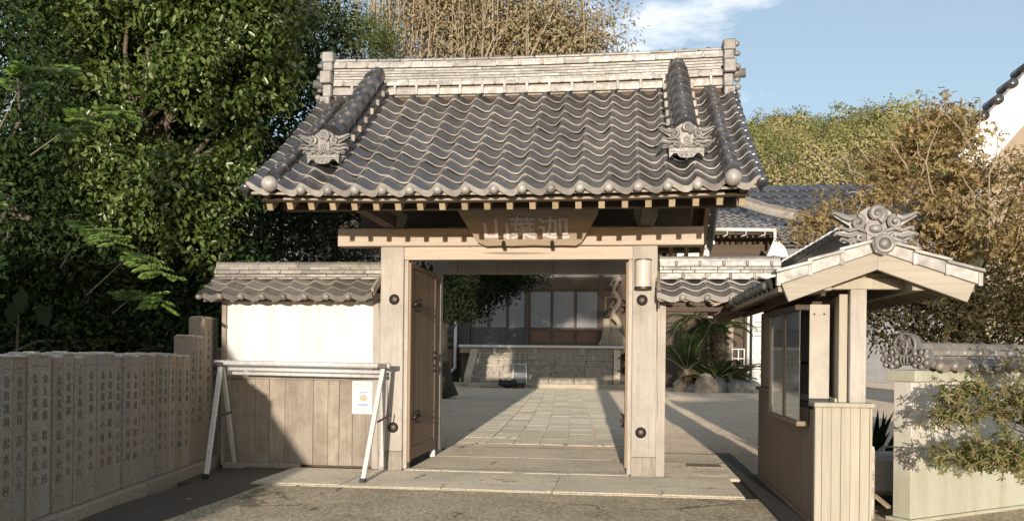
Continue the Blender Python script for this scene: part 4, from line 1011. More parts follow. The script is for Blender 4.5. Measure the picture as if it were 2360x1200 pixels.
# tall stand with pale stems and dry leaves behind the ridge
bb = empty('tall_dry_thicket', (-2.0, 13, 0), 0, 'tall thicket of pale bare stems and dry tan leaves rising behind the gate ridge', 'tree')
ms = M()
for i in range(150):
    x = random.uniform(-6.3, .3); yy = random.uniform(12, 15); a = random.uniform(-.10, .10); h = random.uniform(10.5, 13.5)-max(0, x+.6)*1.6
    pts = [Vector((-5.2+(x+5.2+a*h)*min(1, (j/4))**.7+random.uniform(-.08, .08), yy, 4+(h-4)*j/6)) for j in range(7)]; ms.tube(pts, [.035-.0045*j for j in range(7)], 5)
    for k in range(4):
        j = random.randint(3, 5); p = pts[j]; e = p+Vector((random.uniform(-.9, .9), random.uniform(-.4, .2), random.uniform(.4, 1.3))); ms.tube([p, p.lerp(e, .5)+Vector((0, 0, .05)), e], [.014, .01, .004], 4)
tag(ms.build('stems', m_twig, bb, True), kind='stuff')
M().tube([(-5.2, 13.3, 0), (-5.2, 13.3, 3), (-5.1, 13.3, 5), (-4.0, 13.2, 7.5)], [.25, .2, .16, .08], 10).build('trunk', m_bark, bb, True)
crown(bb, (-2, 13, 0), [((-2.2, 13.2, 9.9), (3.6, 1.3, 1.7), 720), ((-.3, 13, 9.4), (1.25, 1, .9), 200), ((-3.6, 13.5, 11), (2.4, 1.2, 1.0), 260)], 22, .24, .13, .05, m_leafD, shell=(.2, 1.05), droop=.6)
tree('cedar_tree', 'green feathery conifer bough above the left end of the gate ridge', 'tree', (-5.8, 11, 0), [(-5.8, 11, 0), (-5.8, 11, 4), (-5.8, 11, 7.5)],
     [((-5.9, 11, 8.9), (1.5, .9, .9), 170), ((-5.0, 10.8, 9.15), (.55, .5, .32), 60), ((-7.0, 11.5, 10.2), (1.0, .9, .9), 60)],
     26, .2, .14, .022, m_leafA, r0=.16, twigs=20, droop=.5)
# courtyard tree seen through the gate
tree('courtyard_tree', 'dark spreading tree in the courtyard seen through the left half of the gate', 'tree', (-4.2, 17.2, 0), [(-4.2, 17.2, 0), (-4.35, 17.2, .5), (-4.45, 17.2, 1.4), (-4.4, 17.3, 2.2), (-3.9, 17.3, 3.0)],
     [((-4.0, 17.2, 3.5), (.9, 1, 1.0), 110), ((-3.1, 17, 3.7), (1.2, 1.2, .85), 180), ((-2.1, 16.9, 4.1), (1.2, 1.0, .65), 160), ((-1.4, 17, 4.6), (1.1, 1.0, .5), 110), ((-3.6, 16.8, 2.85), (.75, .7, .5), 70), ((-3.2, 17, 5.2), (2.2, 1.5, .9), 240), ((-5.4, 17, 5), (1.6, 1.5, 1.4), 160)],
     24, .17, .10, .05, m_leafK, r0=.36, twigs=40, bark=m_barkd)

# ================================================================== SHRUBS AND MAPLES AT THE RIGHT
random.seed(5)
mb = [((5.0, 3.2, 3.4), (.9, .7, .75), 20), ((5.7, 3.4, 4.1), (.7, .7, .5), 15), ((6.7, 3.0, 3.3), (1.1, .8, .8), 24), ((4.25, 3, 3.1), (.45, .4, .3), 6), ((5.8, 3.5, 4.65), (.4, .4, .25), 5), ((5.3, 3.4, 4.3), (.45, .4, .25), 5), ((5.9, 2.4, 2.6), (1.2, .7, .7), 18), ((7.0, 2.2, 2.2), (1.0, .8, .9), 14), ((4.9, 4.0, 2.6), (.8, .7, .6), 7)]
rm = tree('rusty_maple', 'large maple with rusty brown leaves behind the notice booth', 'tree', (6.2, 3.4, 0), [(6.2, 3.4, 0), (6.1, 3.4, 1.2), (5.9, 3.4, 2.4)],
     lumps(mb, 0, .30, 11), 9, .11, .056, .023, m_leafE, r0=.16, bark=m_bark, twigs=260, twigr=.013, star=1, shell=(.2, 1.1), droop=.3)
wt = M()
for k in range(46):
    p = Vector((random.uniform(4.2, 7.0), random.uniform(2.2, 3.4), random.uniform(2.4, 4.0))); limb(wt, p, p+Vector((random.uniform(-.7, .3), random.uniform(-.4, .1), random.uniform(.3, .9))), .013, .004, 5, .12, 4)
tag(wt.build('bare_twigs', m_twig, rm, True), kind='stuff')
# thin flowering stalks standing above the crown
for k in range(7):
    x = 5.35+.14*k; M().tube([(x, 3.2, 4.6), (x+.02, 3.2, 4.85), (x+random.uniform(-.05, .08), 3.2, 5.05)], .006, 4).build('bare_stalk', m_twig, rm)
crown(rm, (6.2, 3.4, 0), [((5.75, 3.2, 5.0), (.45, .2, .14), 14)], 4, .05, .05, .02, m_leafE, name='stalk_tips', star=1)
tree('green_maple', 'maple with mixed green and tan leaves leaning across the right wall', 'tree', (5.6, -2.9, 0), [(5.6, -2.9, 0), (5.5, -2.9, .5), (5.2, -2.9, .8)],
     [((3.85, -2.85, 1.10), (.22, .15, .10), 26), ((3.72, -2.85, .92), (.20, .12, .07), 18), ((3.85, -2.9, .62), (.28, .15, .08), 34), ((4.25, -2.85, 1.02), (.36, .22, .17), 50), ((4.2, -3.0, .66), (.42, .2, .13), 58), ((4.65, -3.0, .9), (.4, .3, .35), 120), ((4.55, -2.9, 1.35), (.35, .3, .2), 40), ((5.2, -2.9, 1.2), (.6, .4, .6), 90)],
     7, .06, .05, .015, m_leafF, r0=.03, twigs=60, twigr=.006, star=1, shell=(.3, 1.1))
mt = M()
for p, q in (((5.2, -2.9, .8), (4.0, -3.0, .98)), ((5.2, -2.9, .75), (3.85, -2.95, .72)), ((4.7, -2.9, .95), (3.6, -2.8, 1.0)), ((4.9, -2.9, .9), (4.0, -2.9, 1.22)), ((4.6, -2.9, .75), (3.95, -3.0, .52)), ((4.9, -2.8, .9), (3.6, -2.7, .90)), ((4.8, -2.9, .6), (3.55, -2.85, .66)), ((4.6, -2.85, 1.0), (3.65, -2.85, 1.16))):
    limb(mt, p, q, .016, .005, 6, .10, 6)
mt.build('branches', m_bark, bpy.data.objects['green_maple'], True)
tree('dark_shrub', 'dark shrub in the gap between the booth post and the cream wall', 'shrub', (4.9, .9, 0), [(4.9, .9, 0), (4.85, .9, .8), (4.8, .9, 1.5)],
     [((4.7, 1.1, 1.95), (.8, .5, .45), 120), ((5.6, 1.2, 1.9), (1.0, .5, .5), 150), ((6.6, .8, 1.8), (1.1, .6, .7), 150), ((4.2, 1.4, 2.15), (.45, .4, .3), 50)], 22, .13, .07, .03, m_leafG, r0=.05, twigs=40)
for i, (x, yy, hh) in enumerate(((3.55, -.4, .75), (3.85, -.1, .85), (3.7, .4, .6))):
    P = []; D = []
    for k in range(16): P.append((random.uniform(-.05, .05), random.uniform(-.05, .05), .0)); D.append((random.gauss(0, .35), random.gauss(0, .35), 1))
    me = leaf_mesh('blade_leaves', np.array(P), np.array(D), RNG.normal(size=(16, 3)), hh, .075, m_leafB, .2); me.name = 'aspidistra'
    tag(link('aspidistra', me, None, Matrix.Translation((x, yy, 0))), ['broad dark blade-leaved clump right behind the white tank', 'broad dark blade-leaved clump further right behind the white tank', 'smaller blade-leaved clump behind the others in the booth gap'][i], 'plant', 'blade-leaved clumps behind the tank')

# ================================================================== HILL WITH WOOD
def hillz(x, y): return 44.2*math.exp(-((x-30)/75)**2)*(1-math.exp(-max(0, y-60)/45))*(1 if y < 170 else math.exp(-((y-170)/90)**2))+2.2*noise.fractal(Vector((x*.03, y*.03, 1)), 1, 2, 3)-1
vs = []; nx, ny = 60, 50
for j in range(ny+1):
    for i in range(nx+1):
        x = -130+330*i/nx; yy = 60+300*j/ny; vs.append((x, yy, hillz(x, yy)-.5))
me = bpy.data.meshes.new('hill'); me.from_pydata(vs, [], [(j*(nx+1)+i, j*(nx+1)+i+1, (j+1)*(nx+1)+i+1, (j+1)*(nx+1)+i) for j in range(ny) for i in range(nx)]); me.shade_smooth()
tag(link('hill', me, None, None, grainy('wooded_slope_floor', (.04, .05, .02), (.09, .09, .04), .3, .95)), kind='structure')
Ps = []; Ds = []; Ns = []; Ls = []; Ts = []
for i in range(470):
    x = random.uniform(8, 84); yy = random.uniform(80, 172); r = random.uniform(1.7, 4.2); z = hillz(x, yy)+r*.45; n = 760
    d = rv(n); d[:, 2] = np.abs(d[:, 2])*1.1-.15; d = unit(d); lump = 1+.18*np.sin(d[:, :1]*7+i)+.14*np.sin(d[:, 1:2]*9+i*2)
    P = np.array([x, yy, z])+d*lump*np.array([r, r, r*.95])*RNG.uniform(.85, 1.06, (n, 1)); Ps.append(P); Ns.append(d+rv(n)*.55); Ds.append(rv(n)+d*.2-np.array([0, 0, .4])); Ls.append(np.full(n, r*.095)*RNG.uniform(.6, 1.2, n)); Ts.append(np.full(n*6, random.random()))
P = np.concatenate(Ps); Ln = np.concatenate(Ls)
me = leaf_mesh('hillside_wood', P, np.concatenate(Ds), np.concatenate(Ns), Ln, Ln*.62, m_leafH, .3); 
at = me.attributes.new('tone', 'FLOAT', 'POINT'); at.data.foreach_set('value', np.concatenate(Ts).astype(np.float32))
tag(link('hillside_wood', me), 'mixed green and tan wood covering the distant hillside', 'wood', kind='stuff')

# ================================================================== TREES THAT CLOSE THE VIEW AT THE LEFT, UNSEEN SHADOW CASTERS BEHIND THE VIEWER
for i, (x, yy, z, r, lab) in enumerate(((-9.0, 4.5, 3.2, 2.0, 'dark bushy evergreen furthest left behind the camellia'), (-7.2, 4.8, 6.2, 1.9, 'tall dark evergreen standing behind the camellia crown'), (-6.2, 4.6, 2.2, 1.6, 'low dark evergreen behind the taller fence posts'))):
    tree('backing_evergreen', lab, 'tree', (x, yy, 0), [(x, yy, 0), (x+.1, yy, z*.4), (x, yy, z*.75)], [((x, yy, z), (r, r*.6, r*1.2), 420), ((x-.8, yy, z*.6), (r*.8, r*.5, r*.9), 180)], 22, .24, .14, .07, m_leafB, 'dark evergreens closing the view at the left', r0=.2, twigs=25, shell=(.3, 1.05))

# ================================================================== MAIN HALL BEHIND THE COURTYARD
ha = empty('temple_hall', (-4, 33, 0), 0, 'wide dark timber main hall across the courtyard with sliding doors and weathered stone steps', 'building')
hy = 31.0; fl = 1.72
M().box(-17, 2.6, 32.3, 40, 0, 9.0).build('rear_body', m_darkgrey, ha)
M().box(-6.1, 1.35, 29.55, 32.3, 1.45, 1.70).build('veranda_frame', m_tan, ha)
M().box(-6.15, 1.32, 29.45, 32.25, 1.702, 1.82).build('veranda_edge', m_copper, ha, bevel=.01)
M().box(-6.1, 1.32, 29.9, 32.2, 0, 1.448).build('veranda_underside', m_dark, ha)
for x in (-4.5, -2.65, -.55, .95): M().box(x-.09, x+.09, 29.50, 29.54, 1.45, 1.70).build('veranda_strut', m_post, ha)
# steps, five risers, with sloping cheek walls
m_step = grainy('streaked_old_step', (.24, .21, .18), (.50, .45, .38), 7, .85, big=(.075, .062, .05), bigscale=5, bmp=.6, dist=.02, fine=60)
for k in range(5):
    y0 = 27.6+.36*k; z0, z1 = .16+.26*k, .16+.26*(k+1); x = -5.2
    while x < .80:
        x2 = min(x+random.uniform(.95, 1.5), .84); x2 = .84 if .84-x2 < .4 else x2
        M().box(x, x2-.012, y0+random.uniform(-.006, .006), y0+.40, z0, z1-.045).build('step_riser_stone', m_step, ha, bevel=.012)
        M().box(x, x2-.012, y0-.03, y0+.40, z1-.042, z1).build('step_tread_stone', m_stone, ha, bevel=.01); x = x2
M().box(-5.3, 1.9, 26.9, 29.4, -.05, .158).build('step_base_slab', m_conc, ha, bevel=.015)
M().box(-12, -5.31, 28.0, 29.6, -.05, .12).build('left_base_slab', m_conc, ha, bevel=.015)
for x0, x1 in ((-5.52, -5.22), (.86, 1.14)):
    M().prism([(27.4, .16), (29.5, .16), (29.5, 1.62), (29.1, 1.62), (27.4, .42)], x0, x1, 'x').build('step_cheek', m_conc, ha, bevel=.015)
# facade frame
for x, wd_ in ((-6.05, .34), (-3.18, .14), (.22, .20), (1.22, .26)):
    M().box(x-wd_/2, x+wd_/2, hy-.14, hy+.14, 1.82 if x > -5 else .16, 8.4).build('facade_post', m_darkz if x > -5 else m_darkgrey, ha, bevel=.01)
M().cyl((-6.05, 30.9, .12), (-6.05, 30.9, .30), .34, .26, 16).build('post_base_stone', m_conc, ha)
M().box(-6.0, 1.3, hy-.10, hy+.08, 4.42, 4.98).build('facade_beam', m_dark, ha)
M().box(-6.0, 1.3, hy-.10, hy+.08, 5.52, 5.75).build('facade_upper_beam', m_dark, ha)
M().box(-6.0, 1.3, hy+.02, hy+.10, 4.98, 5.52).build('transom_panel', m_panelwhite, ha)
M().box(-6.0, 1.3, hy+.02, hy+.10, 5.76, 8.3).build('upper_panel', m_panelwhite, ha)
edges = [-5.86, -5.0, -4.12, -3.25, -3.11, -2.04, -.95, .12]
for i, (a, b) in enumerate(zip(edges, edges[1:])):
    if b-a < .3: continue
    d = empty('sliding_door', ((a+b)/2, hy, fl+.1)); d.parent = ha; d.matrix_basis = WM[ha].inverted() @ WM[d]
    dm = m_darkgrey if i < 3 else m_darkz; yy = hy-.03*(i % 2)
    for (p, q, r_, t_) in ((a, a+.07, 1.83, 4.41), (b-.07, b-.003, 1.83, 4.41), (a+.07, b-.07, 1.83, 1.95), (a+.07, b-.07, 2.50, 2.66), (a+.07, b-.07, 4.32, 4.41)):
        M().box(p, q, yy-.03, yy+.02, r_, t_).build('door_frame', dm, d)
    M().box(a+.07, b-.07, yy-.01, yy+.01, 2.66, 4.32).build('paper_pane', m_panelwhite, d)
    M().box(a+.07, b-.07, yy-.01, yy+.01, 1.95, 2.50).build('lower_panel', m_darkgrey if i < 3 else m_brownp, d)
    M().box(a+.14, b-.14, yy-.02, yy-.011, 2.0, 2.45).build('raised_field', m_darkgrey if i < 3 else m_brownp, d)
# right bay behind the figure
M().box(.32, 1.1, hy, hy+.06, 1.83, 4.41).build('bay_board', m_brownp, ha)
M().box(.40, .46, hy-.05, hy, 2.6, 4.1).build('bay_stile', m_raft, ha); M().box(.47, 1.0, hy-.05, hy, 4.04, 4.1).build('bay_rail', m_raft, ha)
M().box(.32, 1.1, hy-.06, hy, 2.44, 2.52).build('bay_rail', m_darkz, ha)
# left wing: pale panels in dark frame
for a, b in ((-17.2, -15.3), (-15.2, -13.35), (-12.95, -10.2), (-10.0, -6.3)):
    M().box(a, b, hy+.02, hy+.1, 5.0, 6.45).build('wing_panel', m_panelwhite, ha); M().box(a, b, hy+.02, hy+.1, 6.85, 8.4).build('wing_panel', m_panelwhite, ha); M().box(a, b, hy+.02, hy+.1, 1.0, 4.9).build('wing_panel', m_darkgrey, ha)
for x in (-17.3, -15.25, -13.15, -10.1, -6.2): M().box(x-.2, x+.2, hy-.12, hy+.12, 0, 8.5).build('wing_post', m_darkgrey, ha)
M().box(-17.4, -6.3, hy-.06, hy+.14, 6.45, 6.85).build('wing_beam', m_darkgrey, ha)
# roof with deep eaves
M().prism([(27.6, 8.5), (36.5, 13.2), (45.5, 8.5), (45.5, 8.25), (36.5, 12.9), (27.6, 8.25)], -18.5, 3.4, 'x').build('roof', m_tile, ha)
for i in range(60): M().beam((-18+.36*i, 27.8, 8.22), (-18+.36*i, 31, 9.75), .10, .12).build('rafter', m_dark, ha)
# downpipe
M().tube([(-6.45, 30.3, 4.2), (-6.45, 30.3, .75), (-6.6, 30.2, .6), (-6.95, 30.1, .5), (-7.0, 30.0, .15)], .075, 10).build('downpipe', m_copper, ha, True)
M().box(-7.6, -6.6, 30.4, 30.6, .2, 1.6).build('wing_dado', m_brownp, ha)
for z in (1.75, 2.15, 2.5): M().box(-7.7, -6.5, 30.35, 30.6, z, z+.16).build('wing_slat', m_darkgrey, ha)

# driftwood figure, stump and small box on the veranda
df = empty('driftwood_sculpture', (.95, 30.3, 1.82), 0, 'pale twisted driftwood sculpture standing on the hall veranda behind the right gate post', 'sculpture')
m = M()
pts = [Vector((.93+.16*math.sin(t*.9)*(1-.02*t), 30.3+.08*math.cos(t), 2.5+.155*t)) for t in range(16)]
m.tube(pts, [.15-.005*i+.03*math.sin(i*2) for i in range(16)], 10); m.ball((.98, 30.3, 4.85), (.20, .15, .14), 12, 8)
m.tube([(.98, 30.3, 4.9), (1.05, 30.3, 5.1), (1.0, 30.3, 5.35)], [.07, .05, .03], 8)
for k in range(7): a = -.5+.22*k; m.tube([(.85+.1*math.sin(k), 30.3-.1*(k % 2), 2.65), (.75+a*.5, 30.25, 2.25), (.7+a*.9, 30.2, 1.83)], [.13, .12, .16], 8)
for k in range(4): m.tube([(.9, 30.3, 3.0+.5*k), (.70-.05*(k % 2), 30.3, 3.1+.5*k), (.82, 30.3, 3.35+.5*k)], [.06, .05, .04], 7)
m.build('twisted_wood', m_twig, df, True)
st = empty('post_stump', (.50, 30.1, 1.82), 0, 'short upright log on the hall veranda with a small black figure on top', 'log')
M().cyl((.50, 30.1, 1.82), (.50, 30.1, 3.05), .19, .18, 16).build('log', m_twig, st, True)
fg = empty('small_black_figure', (.50, 30.1, 3.05), 0, 'tiny black seated figure standing on the upright log', 'figurine')
M().tube([(.50, 30.1, 3.05), (.50, 30.1, 3.15), (.46, 30.1, 3.28), (.52, 30.1, 3.38), (.50, 30.1, 3.46)], [.12, .13, .07, .08, .03], 10).tube([(.46, 30.1, 3.2), (.36, 30.05, 3.28), (.40, 30.0, 3.36)], [.04, .03, .02], 6).build('body', m_black, fg, True)
cab = empty('small_shelf', (-.0, 30.0, 1.82), 0, 'small wooden shelf with pale cups at the foot of the hall bay', 'shelf')
for z in (1.85, 2.12, 2.42): M().box(.26, .44, 30.5, 30.8, z, z+.03).build('shelf_board', m_darkz, cab)
for z in (1.885, 2.155): M().cyl((.33, 30.6, z), (.33, 30.6, z+.2), .06, .05, 10).build('cup', m_post, cab)
# clear box on a cart with black bag
ctt = empty('wire_cart', (-3.0, 26.6, 0), 0, 'clear plastic box on a small wheeled cart at the foot of the hall steps', 'cart')
M().box(-3.25, -2.70, 26.3, 26.7, .22, .62).build('clear_box', m_panelwhite, ctt, bevel=.02)
M().box(-3.22, -2.73, 26.31, 26.69, .64, .98).build('clear_lid_box', m_glass, ctt, bevel=.03)
for (a, b, c, d) in ((-3.27, -2.68, .62, .64), (-3.27, -2.68, .98, 1.0), (-3.27, -3.24, .2, .98), (-2.71, -2.68, .2, .98)): M().box(a, b, 26.27, 26.3, c, d).build('box_frame', m_white, ctt)
M().tube([(-3.15, 26.75, .6), (-3.15, 26.75, 1.45), (-2.92, 26.75, 1.45), (-2.92, 26.75, .6)], .014, 6).build('handle', m_iron, ctt)
M().box(-3.2, -2.75, 26.3, 26.7, .12, .2).build('cart_deck', m_black, ctt)
for x in (-3.1, -2.85): M().cyl((x, 26.28, .07), (x, 26.34, .07), .07, n=12).build('wheel', m_black, ctt)
bgo = empty('black_bag', (-3.5, 26.4, 0), 0, 'black soft bag lying on the ground left of the wheeled cart', 'bag')
M().ball((-3.50, 26.4, .16), (.32, .2, .17), 14, 8).ball((-3.22, 26.35, .2), (.14, .16, .2), 10, 6).ball((-3.78, 26.4, .22), (.12, .1, .14), 10, 6).build('bag_body', m_black, bgo, True)
M().tube([(-3.6, 26.4, .32), (-3.45, 26.35, .45), (-3.3, 26.4, .34)], .014, 6).build('bag_strap', m_black, bgo)
cord = M().tube([(-3.8, 26.4, .01), (-4.3, 26.5, .012), (-4.9, 27.0, .012), (-5.4, 27.4, .012)], .012, 5).build('cable', m_black); tag(cord, 'black cable running along the ground from the bag to the left', 'cable')

# ================================================================== RIGHT-HAND BACKGROUND: SIDE HALL, STOREHOUSE, CYCADS, ROCKS
sh = empty('side_hall', (7, 32, 0), 0, 'side building with dark fish-scale tiled hip roof and pale gutter, right of the gate roof', 'building')
M().box(3.2, 9.6, 31.2, 36, 0, 6.9).build('wall', m_dark, sh)
M().box(3.0, 7.9, 29.6, 31.3, 6.74, 6.80).build('eave_boarding', m_dark, sh)
for i in range(20): M().beam((3.1+.25*i, 29.7, 6.66), (3.1+.25*i, 31.4, 7.0), .08, .10).build('rafter', m_dark, sh)
shs = Slope(29.45, 6.95, 33.6, 9.3, .25, 0, 5)
mt_ = pantile('hall_roof_tile', .36, .52, .075, .03, .05); mt_.materials.append(m_tile); mt_.materials.append(m_sunedge)
for p in mt_.polygons:
    if abs(p.normal.y) > .7: p.material_index = 1
for r in range(10):
    for i in range(14):
        x = 2.9+.36*i+(.0)
        if x > 7.75-.36*0-(r*.30): continue
        link('hall_roof_tile', mt_, sh, shs.frame(x, r/10))
M().cyl((5.2, 29.33, 6.93), (7.75, 29.33, 6.88), .085, n=10).build('gutter', m_copper, sh, True)
M().cyl((7.72, 29.33, 6.9), (7.72, 29.33, 6.35), .07, n=10).build('gutter_drop', m_copper, sh, True)
for x in (5.7, 6.5, 7.3): M().tube([(x, 29.3, 6.85), (x, 29.4, 6.7), (x-.15, 29.5, 6.65)], .03, 6).build('gutter_bracket', m_copper, sh)
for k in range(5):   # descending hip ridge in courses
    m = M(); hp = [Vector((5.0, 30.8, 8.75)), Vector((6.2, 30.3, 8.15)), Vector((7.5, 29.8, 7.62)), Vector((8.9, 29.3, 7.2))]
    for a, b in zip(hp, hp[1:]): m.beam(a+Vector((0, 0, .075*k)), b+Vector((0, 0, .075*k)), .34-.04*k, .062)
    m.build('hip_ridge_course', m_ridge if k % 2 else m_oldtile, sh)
m = M()
for a, b in zip(hp, hp[1:]): m.tube([a+Vector((0, 0, .40)), b+Vector((0, 0, .40))], .10, 8)
m.build('hip_ridge_cap', m_oldtile, sh)
lo = Slope(28.6, 6.2, 31, 7.3, .1, 0, 5)
for r in range(5):
    for i in range(9): link('hall_roof_tile', mt_, sh, lo.frame(7.9+.36*i, r/5))
M().prism([(28.7, 6.1), (31, 7.2), (31, 0), (29.2, 0), (29.2, 6.1)], 7.9, 11.3, 'x').build('wing_wall', m_panelwhite, sh)
fr_ = empty('far_house', (13, 44, 0), 0, 'house with plain dark tiled roof showing between the hill and the rusty maple', 'house')
M().box(9, 20, 43, 52, 0, 8.6).build('wall', m_panelwhite, fr_)
fs_ = Slope(42, 8.9, 48, 12.3, .1, 0, 5); ft_ = pantile('far_roof_tile', .6, 1.0, .09, .05, .07, seg=8); ft_.materials.append(m_tile)
for r in range(7):
    for i in range(20): link('far_roof_tile', ft_, fr_, fs_.frame(8.6+.6*i, r/7))
M().prism([(42.05, 8.8), (48, 12.2), (54, 8.8)], 8.7, 20.5, 'x').build('roof_body', m_darkgrey, fr_)
wg = empty('white_storehouse', (4.4, 28.5, 0), 0, 'white plastered storehouse gable peeping between gate eave and side hall', 'storehouse')
M().box(3.6, 5.0, 30.0, 31.0, 4.6, 6.35).build('wall', m_plaster, wg)
M().prism([(7.2, 5.6), (8.1, 5.6), (7.95, 6.0), (7.55, 6.45)], 28.2, 28.5, 'y').build('gable', m_plaster, wg)
M().box(3.4, 5.2, 29.8, 31.1, 6.351, 6.5).build('roof', m_tile, wg)
res = empty('residence', (6.5, 31, 0), 0, 'low building with white corner wall and small lattice window behind the cycads', 'house')
M().box(2.9, 6.55, 30.2, 31.1, 0, 4.5).build('timber_wall', m_dark, res)
M().box(6.9, 8.6, 29.9, 31.1, 0, 4.5).build('white_wall', m_plaster, res)
M().cyl((6.72, 29.9, .2), (6.72, 29.9, 4.3), .06, n=8).build('downpipe', m_copper, res)
for i in range(4): M().box(6.98, 7.3, 29.85, 29.88, 2.3+.2*i, 2.33+.2*i).build('lattice_bar', m_darkgrey, res)
M().box(5.0, 6.1, 30.1, 30.19, .9, 3.8).build('tan_shutter', m_tan, res)
for x in (6.0, 6.27, 6.52): M().box(x, x+.04, 29.8, 29.84, .9, 1.75).build('window_bar', m_white, res)
for z in (.9, 1.3, 1.71): M().box(6.0, 6.56, 29.77, 29.799, z, z+.04).build('window_bar', m_white, res)

# cycads
def frond(m, P, D, base, az, el, ln, curl):
    p = Vector(base); d = Vector((math.cos(az)*math.cos(el), math.sin(az)*math.cos(el), math.sin(el))); n = 12; pts = [p.copy()]
    for i in range(n):
        d = (d+Vector((0, 0, -curl*(.4+i/n)))).normalized(); p = p+d*ln/n; pts.append(p.copy()); s = d.cross(Vector((0, 0, 1))).normalized()
        for k in range(3):
            q = p-d*ln/n*k/3; w_ = math.sin(math.pi*(i+.7-k/3)/n)**.5 if i < n else .3
            for sg in (-1, 1): P.append((q, (s*sg+d*.55+Vector((0, 0, .12))).normalized(), .30*w_*ln/1.3))
    m.tube(pts, [.018*(1-.8*i/n) for i in range(n+1)], 5)
def cycad(label, base, h, r, nf, fl_, el0, grp='cycads behind the boulders'):
    t = empty('cycad', base, 0, label, 'cycad', grp); b = Vector(base); m = M()
    m.tube([b, b+Vector((.02, 0, h*.5)), b+Vector((0, 0, h*.85)), b+Vector((0, 0, h))], [r*.9, r*.85, r, r*.8], 14); m.build('trunk', m_bark, t, True)
    # old leaf bases: shaggy scales
    P = []; D = []
    for i in range(int(h*260)):
        a = random.uniform(0, 6.28); z = random.uniform(.0, h); P.append((b.x+r*.85*math.cos(a), b.y+r*.85*math.sin(a), b.z+z)); D.append((math.cos(a), math.sin(a), random.uniform(-.9, .5)))
    P = np.array(P); D = np.array(D); me = leaf_mesh('leaf_bases', P, D, D*np.array([0, 0, 1])+np.array([0, 0, 1.]), .20, .075, m_leafD); tag(link('leaf_bases', me, t), kind='stuff')
    m = M(); L_ = []
    for i in range(nf): frond(m, L_, None, b+Vector((0, 0, h*.98)), 6.28*i/nf+random.uniform(-.2, .2), el0+random.uniform(-.35, .35), fl_*random.uniform(.8, 1.15), random.uniform(.05, .13))
    m.build('frond_ribs', m_twig, t)
    P = np.array([tuple(a) for a, _, _ in L_]); D = np.array([tuple(a) for _, a, _ in L_]); ln = np.array([a for _, _, a in L_])
    me = leaf_mesh('fronds', P, D, np.tile([[0, 0, 1.]], (len(P), 1))+RNG.normal(size=(len(P), 3))*.1, ln, .035, m_cycad, .2); tag(link('fronds', me, t), kind='stuff')
cycad('tall shaggy cycad trunk on the left behind the boulders', (4.1, 26.6, 0), 3.0, .42, 10, 1.3, .3)
cycad('tall cycad with green fronds on the right behind the boulders', (5.05, 26.4, 0), 2.55, .36, 16, 1.7, .5)
cycad('low young cycad with upright bright fronds near the gate post', (3.75, 25.6, 0), .8, .22, 14, 1.7, 1.0)
cycad('low dark cycad between the two tall trunks', (4.9, 25.5, 0), .5, .22, 18, 1.4, .6)
cycad('low dark cycad at the right end of the boulders', (5.6, 25.8, 0), .5, .22, 18, 1.4, .5)
def rock(name, label, c, r, mat, seed, group):
    import bmesh
    bm = bmesh.new(); bmesh.ops.create_icosphere(bm, subdivisions=3, radius=1)
    for v in bm.verts:
        n = v.co.normalized(); k = 1+.22*noise.noise(n*1.3+Vector((seed, 0, 0)))+.10*noise.noise(n*3+Vector((0, seed, 0))); q = Vector([round(x*2.2)/2.2*.35+x*.65 for x in n]); v.co = Vector((q.x*r[0]*k, q.y*r[1]*k, max(q.z, -.55)*r[2]*k))
    me = bpy.data.meshes.new(name); bm.to_mesh(me); bm.free(); autosmooth(me, .5)
    o = link(name, me, None, Matrix.Translation((c[0], c[1], c[2]+r[2]*.45)), mat); tag(o, label, 'boulder', group)
G = 'boulders edging the cycad bed'
for i, (x, yy, rr, mt_x, lab) in enumerate(((3.55, 25.6, (.34, .3, .36), m_rockA, 'tan boulder furthest left, against the gate post'), (3.98, 25.4, (.26, .25, .24), m_rockB, 'small grey boulder beside the low young cycad'), (4.45, 25.0, (.44, .35, .50), m_rockA, 'largest tan boulder, in the middle of the row'),
    (4.98, 25.2, (.28, .3, .42), m_rockB, 'upright grey boulder right of the largest tan one'), (5.65, 25.3, (.52, .35, .36), m_rockB, 'broad low grey boulder right of the upright one'), (6.25, 25.5, (.34, .3, .34), m_rockB, 'grey boulder furthest right by the white wall'))):
    rock('boulder', lab, (x, yy, 0), rr, mt_x, i*3.7+1, G)
# low bed of sand-coloured grass and twiggy bush at the wall
tree('twiggy_bush', 'leafless grey twiggy bush in front of the white corner wall', 'shrub', (6.9, 26.5, 0), [(6.9, 26.5, 0), (6.9, 26.5, .3), (6.9, 26.5, .6)], [((6.9, 26.5, 1.0), (.45, .3, .8), 30)], 5, .1, .06, .02, m_leafB, r0=.04, twigs=50, twigr=.010)
# straw-coloured slope at the far left of the courtyard
tree('dry_grass_bank', 'sunlit dry tan brush left of the hall seen beside the open door', 'shrub', (-7.4, 24, 0), [(-7.4, 24, 0), (-7.4, 24, .5), (-7.4, 24, 1.2)], [((-7.4, 24, 2.2), (.6, .5, 1.5), 90), ((-7.0, 23, 1.2), (.5, .5, 1.0), 60)], 24, .2, .13, .03, m_leafD, r0=.06, twigs=10)

